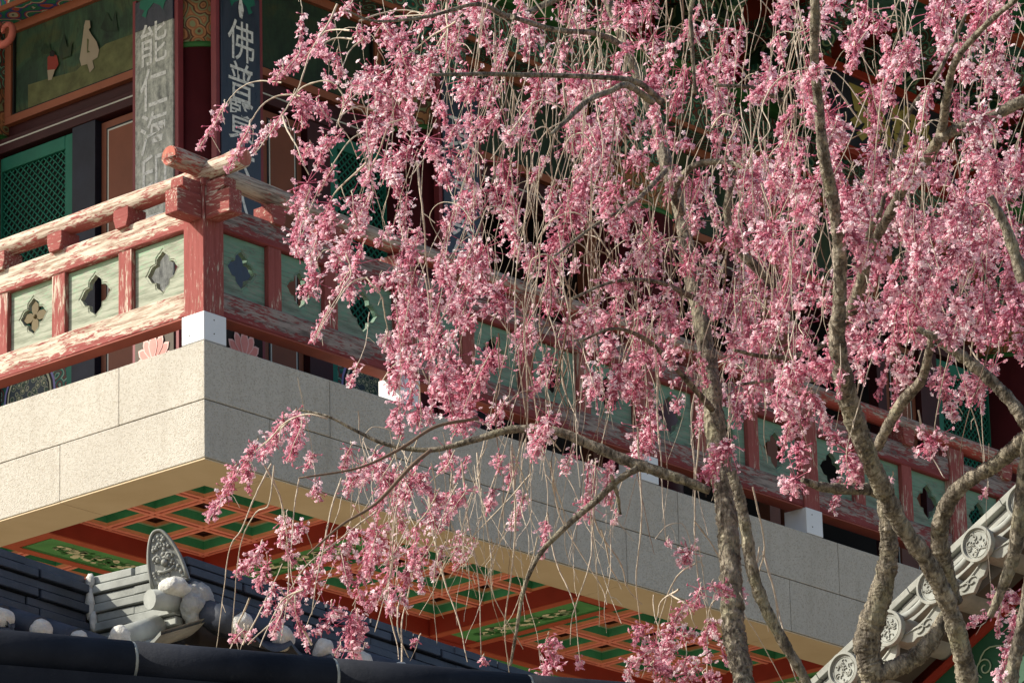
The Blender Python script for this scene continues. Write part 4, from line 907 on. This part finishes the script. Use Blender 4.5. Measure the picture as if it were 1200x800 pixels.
HERO = [ # isolated sprays on the left, each seen against the building: x0,y0,x1,y1,r
 (262, 125, 250, 148, 5), (252, 145, 232, 174, 5), (292, 148, 278, 178, 6), (280, 175, 266, 203, 5), (412, 2, 402, 14, 9), (388, 22, 378, 42, 6), (376, 38, 378, 50, 5),
 (372, 48, 345, 80, 9), (372, 55, 388, 72, 6), (350, 62, 332, 88, 7), (330, 82, 320, 100, 6), (345, 112, 370, 128, 11), (372, 120, 385, 138, 9), (352, 125, 355, 150, 9), (330, 135, 318, 158, 6),
 (315, 150, 296, 178, 5), (395, 62, 398, 100, 6), (418, 38, 428, 48, 10), (448, 28, 462, 45, 13), (452, 50, 460, 58, 7), (410, 112, 402, 125, 6), (412, 100, 432, 100, 8), (432, 98, 452, 112, 7), (470, 62, 480, 85, 13), (495, 72, 488, 98, 11), (475, 90, 470, 115, 9),
 (362, 172, 352, 190, 8), (380, 165, 372, 195, 6), (398, 158, 380, 172, 7), (388, 200, 372, 230, 6), (362, 225, 352, 262, 5), (350, 255, 344, 290, 6), (358, 250, 366, 272, 6), (370, 280, 364, 310, 5), (412, 230, 420, 270, 8), (430, 235, 400, 300, 6),
 (425, 290, 412, 320, 5), (360, 300, 368, 330, 5), (408, 320, 390, 348, 5), (385, 360, 370, 395, 6), (372, 385, 366, 402, 5), (445, 325, 438, 340, 6), (452, 392, 448, 402, 5), (455, 398, 465, 420, 8), (478, 360, 470, 420, 11),
 (490, 350, 500, 420, 12), (480, 420, 484, 450, 10), (485, 445, 478, 480, 6), (512, 430, 505, 470, 6), (520, 440, 535, 500, 12), (545, 440, 530, 495, 12),
 (345, 485, 352, 500, 10), (332, 492, 318, 520, 9), (352, 500, 338, 540, 9), (322, 512, 305, 540, 9), (300, 520, 285, 545, 8), (275, 548, 268, 575, 9), (290, 540, 292, 580, 6), (268, 575, 240, 605, 6), (258, 590, 243, 612, 5),
 (410, 525, 400, 552, 7), (425, 545, 405, 580, 8), (440, 545, 470, 585, 12), (460, 555, 440, 600, 11), (485, 560, 470, 590, 11), (505, 600, 515, 625, 9), (530, 590, 520, 612, 7), (545, 575, 530, 600, 8),
 (335, 605, 328, 640, 7), (305, 640, 292, 670, 8), (315, 660, 300, 690, 8), (300, 650, 275, 675, 6), (335, 640, 345, 665, 5), (320, 690, 312, 720, 7), (330, 715, 320, 745, 7), (345, 705, 352, 745, 6), (395, 715, 370, 745, 7), (388, 710, 402, 720, 6),
 (285, 738, 272, 752, 6), (290, 740, 295, 750, 4), (470, 700, 480, 712, 3), (425, 760, 400, 762, 2), (398, 755, 392, 768, 5), (418, 720, 425, 740, 5), (490, 750, 480, 755, 3),
 (420, 620, 400, 650, 9), (400, 650, 410, 690, 8), (440, 630, 430, 680, 8), (462, 640, 452, 690, 8), (480, 660, 470, 705, 7), (500, 640, 490, 670, 6), (520, 640, 505, 680, 5), (420, 690, 428, 705, 6), (455, 690, 462, 720, 6),
 (640, 752, 650, 775, 6), (642, 748, 658, 756, 6), (676, 775, 680, 780, 5), (565, 772, 570, 780, 5), (690, 540, 685, 600, 3), (697, 545, 692, 615, 4), (723, 600, 720, 612, 3), (782, 635, 786, 640, 3), (640, 610, 636, 655, 5), (600, 540, 595, 570, 5), (820, 690, 812, 715, 9), (835, 686, 860, 695, 8), (800, 712, 790, 728, 9), (865, 690, 872, 702, 6),
 (790, 738, 780, 760, 11), (800, 745, 815, 740, 8), (770, 755, 745, 775, 11), (740, 775, 735, 800, 7), (765, 780, 790, 790, 12), (815, 780, 800, 800, 12), (825, 790, 845, 800, 8), (830, 730, 825, 755, 6), (828, 760, 832, 775, 5),
 (1165, 695, 1180, 715, 9), (1180, 700, 1195, 700, 9), (1172, 715, 1168, 745, 5), (1190, 720, 1180, 760, 5), (1182, 760, 1172, 795, 6), (1045, 560, 1040, 580, 3), (995, 535, 1005, 545, 9), (985, 560, 975, 600, 5), (855, 470, 860, 480, 5), (1157, 572, 1153, 582, 3)]
for (x0, y0, x1, y1, r) in HERO:
    L = math.hypot(x1-x0, y1-y0); SPR.append((x0, y0, x1, y1, r, int(7+(L+r)*r*.085), 14.95+random.uniform(-.35, .35), 1))
for r_, row in GRID.items():
    for c_, d in enumerate(row.split()):
        d = int(d); x, y = 350+50*c_, 50*r_
        lam = d*(.36 if r_ > 9 else .52)*(1.75 if x >= 850 and 3 <= r_ <= 8 else 1); k = int(lam)+(random.random() < lam-int(lam))
        for _ in range(k):
            x0, y0 = x+random.uniform(0, 50), y+random.uniform(-10, 42); L = random.choice([14, 20, 28, 38, 52]); a = random.gauss(.20, .38); r = random.choice([4.5, 6, 8, 11, 14])
            n = int(6+(L+r)*r*.085); dep = random.uniform(14.3, 16.3)
            if x > 880: dep = random.uniform(13.3, 15.0)
            SPR.append((x0, y0, x0-L*math.sin(a), y0+L*math.cos(a), r, n, dep, 0))
for _ in range(110):   # the crown goes on above and to the right of the picture
    x0, y0 = random.uniform(480, 1550), random.uniform(-330, -5)
    if random.random() < .4: x0, y0 = random.uniform(1210, 1560), random.uniform(-100, 650)
    L = random.uniform(20, 60); r = random.uniform(5, 10); SPR.append((x0, y0, x0-L*.15, y0+L, r, int(4+(L+r)*r*.05), random.uniform(14.0, 16.3), 2))
# one floret: five cupped petals; one bud: a slim drop, both unit size, opening along +z
def floret():
    vs = [(0, 0, -.15)]; fs = []
    for k in range(5):
        a = k*2*math.pi/5
        def P(r, da, z): return (r*math.cos(a+da), r*math.sin(a+da), z)
        b = len(vs); vs += [P(.42, -.55, .10), P(.95, -.42, .38), P(1.08, .0, .30), P(.95, .42, .38), P(.42, .55, .10)]
        fs += [(0, b, b+2), (b, b+1, b+2), (0, b+2, b+4), (b+2, b+3, b+4)]
    for k in range(3):
        a = k*2.1+.4; b = len(vs); vs += [(.35*math.cos(a), .35*math.sin(a), .25), (.5*math.cos(a+.6), .5*math.sin(a+.6), .55), (.15*math.cos(a+1), .15*math.sin(a+1), .5)]; fs += [(b, b+1, b+2)]
    return np.array(vs), np.array(fs)
def bud():
    vs = [(0, 0, -1.0)] + [(.38*math.cos(t*2*math.pi/5), .38*math.sin(t*2*math.pi/5), -.1) for t in range(5)] + [(.34*math.cos(t*2*math.pi/5+.3), .34*math.sin(t*2*math.pi/5+.3), .45) for t in range(5)] + [(0, 0, .95)]
    fs = []
    for i in range(5):
        j = (i+1) % 5; fs += [(0, 1+j, 1+i), (1+i, 1+j, 6+j), (1+i, 6+j, 6+i), (6+i, 6+j, 11)]
    return np.array(vs), np.array(fs)
FV, FF = floret(); BV_, BF = bud()
rng = np.random.default_rng(5)
def frames(n, down):
    z = rng.normal(size=(n, 3)); z[:, 2] -= down; z /= np.linalg.norm(z, axis=1)[:, None]
    x = np.cross(z, rng.normal(size=(n, 3))); x /= np.linalg.norm(x, axis=1)[:, None]; y = np.cross(z, x)
    return np.stack([x, y, z], 2)
def spray_geo(s):
    x0, y0, x1, y1, r, n, dep, kind = s
    n = max(5, int(n*1.75)); k = dep/FPX; t = rng.uniform(0, 1, n)
    A, B = np.array(at(x0, y0, dep)), np.array(at(x1, y1, dep))
    off = rng.normal(size=(n, 3))*r*k*.74*(1.15-.6*t[:, None]); P = A+(B-A)*t[:, None]+off
    nb = rng.uniform(size=n) < (.34+.28*(t > .7)); Fr = frames(n, .9)
    sz = rng.uniform(.0058, .0094, n)
    tone = float(np.clip(rng.normal(.50, .26), 0, 1))
    V, Fc, mi, tn = [], [], [], []; b = 0
    for i in range(n):
        if nb[i]: v, f, q, m_ = BV_*sz[i]*rng.uniform(.75, 1.0), BF, 1, .5
        else: v, f, q, m_ = FV*sz[i], FF, 0, 0
        V.append(v@Fr[i].T+P[i]); Fc.append(f+b); b += len(v); mi.append(np.full(len(f), q)); tn.append(np.full(len(v), np.clip(tone+rng.normal()*.30, 0, 1)))
    # flower stalks from the twig to every floret
    ax = B-A
    for i in range(n):
        q = A+ax*max(0, t[i]-.22); q2 = P[i]; s_ = np.cross(q2-q, F_); s_ = s_/(np.linalg.norm(s_)+1e-9)*.0011; d_ = F_*.0011
        V.append(np.array([q+s_, q-s_, q+d_, q2+s_*.7, q2-s_*.7, q2+d_*.7])); Fc.append(np.array([(0, 1, 4), (0, 4, 3), (1, 2, 5), (1, 5, 4), (2, 0, 3), (2, 3, 5)])+b); b += 6; mi.append(np.full(6, 1)); tn.append(np.full(6, .1))
    q, q2 = A-ax*.05, A+ax; s_ = np.cross(ax, F_); s_ = s_/(np.linalg.norm(s_)+1e-9)*.0018; d_ = F_*.002
    V.append(np.array([q+s_, q-s_, q+d_, q2+s_*.6, q2-s_*.6, q2+d_*.6])); Fc.append(np.array([(0, 1, 4), (0, 4, 3), (1, 2, 5), (1, 5, 4), (2, 0, 3), (2, 3, 5)])+b); mi.append(np.full(6, 2)); tn.append(np.full(6, .1))
    return np.concatenate(V), np.concatenate(Fc), np.concatenate(mi), np.concatenate(tn)
def np_mesh(name, V, Fc, mi, tn, mats):
    me = bpy.data.meshes.new(name); me.vertices.add(len(V)); me.vertices.foreach_set('co', V.astype('f').ravel())
    me.loops.add(Fc.size); me.polygons.add(len(Fc)); me.loops.foreach_set('vertex_index', Fc.astype('i').ravel())
    me.polygons.foreach_set('loop_start', np.arange(0, Fc.size, 3, dtype='i')); me.polygons.foreach_set('loop_total', np.full(len(Fc), 3, 'i'))
    for m_ in mats: me.materials.append(m_)
    me.polygons.foreach_set('material_index', mi.astype('i')); at_ = me.attributes.new('tone', 'FLOAT', 'POINT'); at_.data.foreach_set('value', tn.astype('f')); me.update(calc_edges=True); return me
def owner(s): return T1 if (s[0] < 860 or (s[0] < 950 and s[1] > 600)) else T2
ordr = sorted(range(len(SPR)), key=lambda i: (SPR[i][7] == 2, -SPR[i][7], -SPR[i][5]))
rest = {T1.name: [], T2.name: []}; cnt = {T1.name: 0, T2.name: 0}
for i in ordr:
    s = SPR[i]; T = owner(s); g_ = spray_geo(s); o3 = np.array(T.matrix_world.translation)
    if cnt[T.name] < 290 and s[7] != 2:
        cnt[T.name] += 1; me = np_mesh('blossom_cluster', g_[0]-o3, *g_[1:], [MT['petal'], MT['bud'], MT['twig']]); o = link('blossom_cluster', me, T)
    else: rest[T.name].append((g_[0]-o3, *g_[1:]))
for T in (T1, T2):
    L = rest[T.name]
    if not L: continue
    b = 0; Fs = []
    for q in L: Fs.append(q[1]+b); b += len(q[0])
    me = np_mesh('blossom', np.concatenate([q[0] for q in L]), np.concatenate(Fs), np.concatenate([q[2] for q in L]), np.concatenate([q[3] for q in L]), [MT['petal'], MT['bud'], MT['twig']])
    link('blossom', me, T)['kind'] = 'stuff'
# twigs ----------------------------------------------------------------------
LP = {T1.name: [], T2.name: []}
for T, pr in LIMBS:
    for p, r in pr[::2]: LP[T.name].append(p)
LPa = {k: np.array([tuple(p) for p in v]) for k, v in LP.items()}
TW = {T1.name: [], T2.name: []}
def strand(T, pts, dep, w_, hero=False, dark=False):
    """pts in photo px, one depth; becomes a tapering twig"""
    k = dep/FPX; wob = random.uniform(0, 6.28); S = catmull([(x, y, 0) for x, y in pts], 5); P = []
    for i, q in enumerate(S):
        t = i/len(S); P.append(at(q[0]+.9*math.sin(t*11+wob)+random.uniform(-.35, .35), q[1], dep+.10*math.sin(t*2.5+wob)))
    r = [w_*k*.5*(1.1-.7*i/len(P))*(1.25 if i % 4 == 2 else 1) for i in range(len(P))]
    TW[T.name].append((hero, len(P)*w_, P, r, dark))
    # small spurs
    if random.random() < .35 and len(P) > 8:
        i = random.randrange(3, len(P)-3); p = P[i]; e = p+Vector((random.uniform(-1, 1)*14*k, 0, -random.uniform(6, 26)*k)); TW[T.name].append((False, 1, [p, p.lerp(e, .5)+Vector((random.uniform(-3, 3)*k, 0, 3*k)), e], [w_*k*.4, w_*k*.35, w_*k*.25], dark))
HT = [ # twigs read one by one from the photo (px)
 [(330, 97), (318, 96), (305, 95), (290, 99), (275, 109), (263, 124), (250, 147), (234, 174)], [(352, 113), (338, 111), (322, 114), (305, 126), (292, 145), (284, 165), (270, 200)],
 [(395, 5), (384, 30), (372, 48), (360, 70), (350, 100), (340, 120), (331, 136), (318, 155), (298, 180)], [(331, 136), (340, 158), (352, 182), (362, 205)], [(420, 25), (440, 18), (470, 12), (500, 16)], [(462, 20), (500, 17), (535, 10), (560, 5)],
 [(410, 36), (395, 35), (380, 38), (372, 48)], [(412, 46), (395, 45), (378, 52), (371, 62)], [(425, 45), (412, 58), (402, 75), (396, 100)], [(345, 112), (360, 100), (385, 95), (400, 110), (402, 125), (398, 145), (408, 160), (418, 185)],
 [(395, 145), (408, 120), (425, 105), (440, 90), (462, 78)], [(440, 130), (420, 125), (400, 135), (395, 150)], [(502, 0), (523, 0), (523, 60), (522, 70)], [(523, 0), (524, 30), (524, 60)], [(535, 25), (510, 40), (490, 55), (470, 68)],
 [(470, 140), (440, 150), (410, 165), (385, 200), (368, 235), (352, 285)], [(455, 150), (440, 185), (425, 220), (415, 240)], [(430, 190), (400, 218), (385, 240), (378, 262)], [(402, 290), (412, 320), (400, 340), (385, 365), (368, 400)],
 [(430, 325), (415, 330), (400, 345), (385, 370), (372, 395)], [(430, 325), (445, 345), (452, 370), (455, 395)], [(485, 445), (492, 455), (493, 480), (491, 505)], [(480, 283), (500, 330), (505, 400), (504, 450)], [(490, 190), (495, 250), (500, 300), (505, 360)],
 [(350, 482), (330, 500), (310, 520), (285, 545), (262, 580), (246, 605)], [(385, 490), (360, 485), (335, 495), (310, 520)], [(318, 543), (300, 580), (282, 620), (270, 640), (263, 690), (253, 758)], [(322, 545), (315, 590), (305, 640), (262, 700), (258, 755)][:2]+[(300, 600), (285, 630), (276, 680), (270, 756)],
 [(310, 545), (330, 590), (338, 640), (336, 700), (330, 750)], [(335, 720), (310, 735), (292, 700), (278, 735), (270, 760)][2:], [(350, 560), (345, 600), (340, 650), (345, 690)], [(440, 600), (400, 630), (362, 660), (340, 690)], [(400, 560), (385, 610), (375, 660), (365, 720)], [(470, 560), (462, 620), (455, 680), (440, 740)],
 [(345, 695), (330, 715), (312, 735), (290, 755)], [(355, 690), (335, 700), (320, 720), (305, 758)], [(365, 755), (345, 715), (330, 690)], [(285, 755), (302, 720), (318, 690), (330, 660)], [(500, 560), (508, 620), (520, 680), (540, 735), (548, 775)], [(470, 700), (465, 730), (478, 770)], [(472, 775), (470, 735), (478, 700), (482, 660)], [(452, 690), (460, 730), (468, 772)],
 [(748, 500), (750, 560), (751, 620), (746, 680), (750, 740)], [(770, 430), (772, 500), (775, 560), (782, 640)], [(820, 500), (815, 560), (815, 620), (818, 680), (828, 720), (830, 800)], [(815, 610), (835, 640), (855, 680), (868, 710), (890, 750), (918, 800)], [(815, 660), (795, 672), (782, 700), (770, 740), (766, 790)], [(795, 690), (775, 705), (768, 730)], [(786, 696), (806, 710), (815, 735)],
 [(860, 685), (840, 700), (830, 725), (828, 800)], [(883, 570), (895, 640), (890, 680), (900, 740)], [(893, 645), (905, 680), (915, 730), (925, 770), (935, 800)], [(897, 655), (908, 700), (915, 750), (925, 765)], [(889, 640), (886, 670), (888, 690), (885, 710)], [(795, 640), (812, 650)], [(868, 688), (862, 740), (862, 790)], [(1042, 355), (1048, 400), (1052, 440)], [(1010, 428), (1000, 480), (992, 525)],
 [(1140, 400), (1132, 450), (1145, 500), (1155, 560)], [(1135, 405), (1160, 440), (1185, 480)], [(1165, 700), (1172, 690), (1185, 690), (1198, 705)], [(1140, 340), (1145, 380), (1148, 470), (1155, 550)], [(1075, 480), (1085, 520), (1100, 550), (1108, 560)], [(700, 560), (695, 620), (690, 660), (672, 720), (668, 755)], [(705, 620), (715, 660), (728, 690)], [(640, 600), (650, 650), (665, 690), (675, 720), (680, 775)],
 [(600, 520), (604, 600), (598, 680), (592, 740), (596, 790)], [(560, 530), (565, 590), (575, 650), (580, 700), (612, 760)], [(540, 540), (548, 600), (560, 680), (565, 770)], [(615, 505), (600, 560), (585, 620), (590, 660)], [(645, 540), (655, 600), (700, 680), (712, 708)], [(690, 570), (700, 620), (728, 660), (736, 690), (752, 708)], [(520, 645), (545, 640), (560, 660), (575, 690)], [(450, 660), (480, 645), (510, 640), (540, 655)]]
for q in HT:
    T = T1 if q[0][0] < 930 else T2
    pts = [p for p in q]; strand(T, pts, 15.0+random.uniform(-.3, .3), random.uniform(1.7, 2.5), True)
for s in SPR:
    x0, y0, x1, y1, r, n, dep, kind = s; T = owner(s)
    if kind == 1: strand(T, [(x0+2, y0-8), (x0, y0), (x1, y1)], dep, 1.4); continue
    if random.random() < .25: continue
    h = random.choice([20, 35, 60, 90, 140, 200]) if kind == 0 else random.uniform(40, 120)
    bend = random.uniform(-.30, .42); top = (x0+h*bend+random.uniform(-6, 6), y0-h)
    a = random.random(); pts = [(x1, y1), (x0, y0), ((x0+top[0])/2+random.uniform(-5, 5), (y0+top[1])/2), top]
    if a < .22:
        sx = random.choice([1, 1, 1, -1]); R = random.uniform(10, 42); pts += [(top[0]+sx*R*.45, top[1]-R*.7), (top[0]+sx*R*1.3, top[1]-R*.55), (top[0]+sx*R*1.9, top[1]+R*.2)]
    strand(T, pts[::-1], dep, random.uniform(.8, 1.5))
# long bare hanging strands, most of them where the photo shows the curtain of twigs
for _ in range(260):
    x = random.choice([random.gauss(640, 45), random.gauss(720, 60), random.uniform(500, 1180), random.gauss(860, 60), random.uniform(560, 960)]); y = random.uniform(-60, 430)
    if x < 480: continue
    L = random.uniform(90, 260); b = random.gauss(-.03, .09); pts = [(x, y)]
    for k in range(1, 5): pts.append((x+b*L*k/4+random.uniform(-4, 4)+10*math.sin(k+x), y+L*k/4))
    if random.random() < .3:
        R = random.uniform(12, 70); sx = random.choice([1, 1, -1]); pts = [(x+sx*R*1.7, y+R*.3), (x+sx*R, y-R*.6), (x+sx*.35*R, y-R*.5)]+pts
    if pts[-1][1] > 560 and x > 880: continue
    strand(T1 if x < 860 else T2, pts, random.uniform(14.2, 16.2) if x < 880 else random.uniform(13.5, 15), random.uniform(.8, 1.9), dark=random.random() < .3)
for _ in range(85):   # twiggy tangles lower down, over the stone and before the ceiling
    x, y = random.uniform(400, 720), random.uniform(505, 640); L = random.uniform(40, 150); b = random.gauss(0, .28)
    strand(T1, [(x, y), (x+b*L*.3+random.uniform(-4, 4), y+L*.35), (x+b*L*.6+random.uniform(-5, 5), y+L*.7), (x+b*L, y+L)], random.uniform(14.4, 15.4), random.uniform(1.0, 1.7))
for T in (T1, T2):
    L = sorted(TW[T.name], key=lambda q: (not q[0], -q[1])); org = T.matrix_world.translation
    for q in L[:240]:
        m = MB(); m.tube([p-org for p in q[2]], q[3], 5, 0, False); m.build('twig', MT['twigd' if q[4] else 'twig'], T)
    m = MB()
    for q in L[240:]: m.tube([p-org for p in q[2]], q[3], 4, 1 if q[4] else 0, False)
    if m.v: m.build('twigs', [MT['twig'], MT['twigd']], T)['kind'] = 'stuff'
print('sprays', len(SPR), 'twigs', sum(len(v) for v in TW.values()), 'tris', sum(len(m.polygons) for m in bpy.data.meshes))
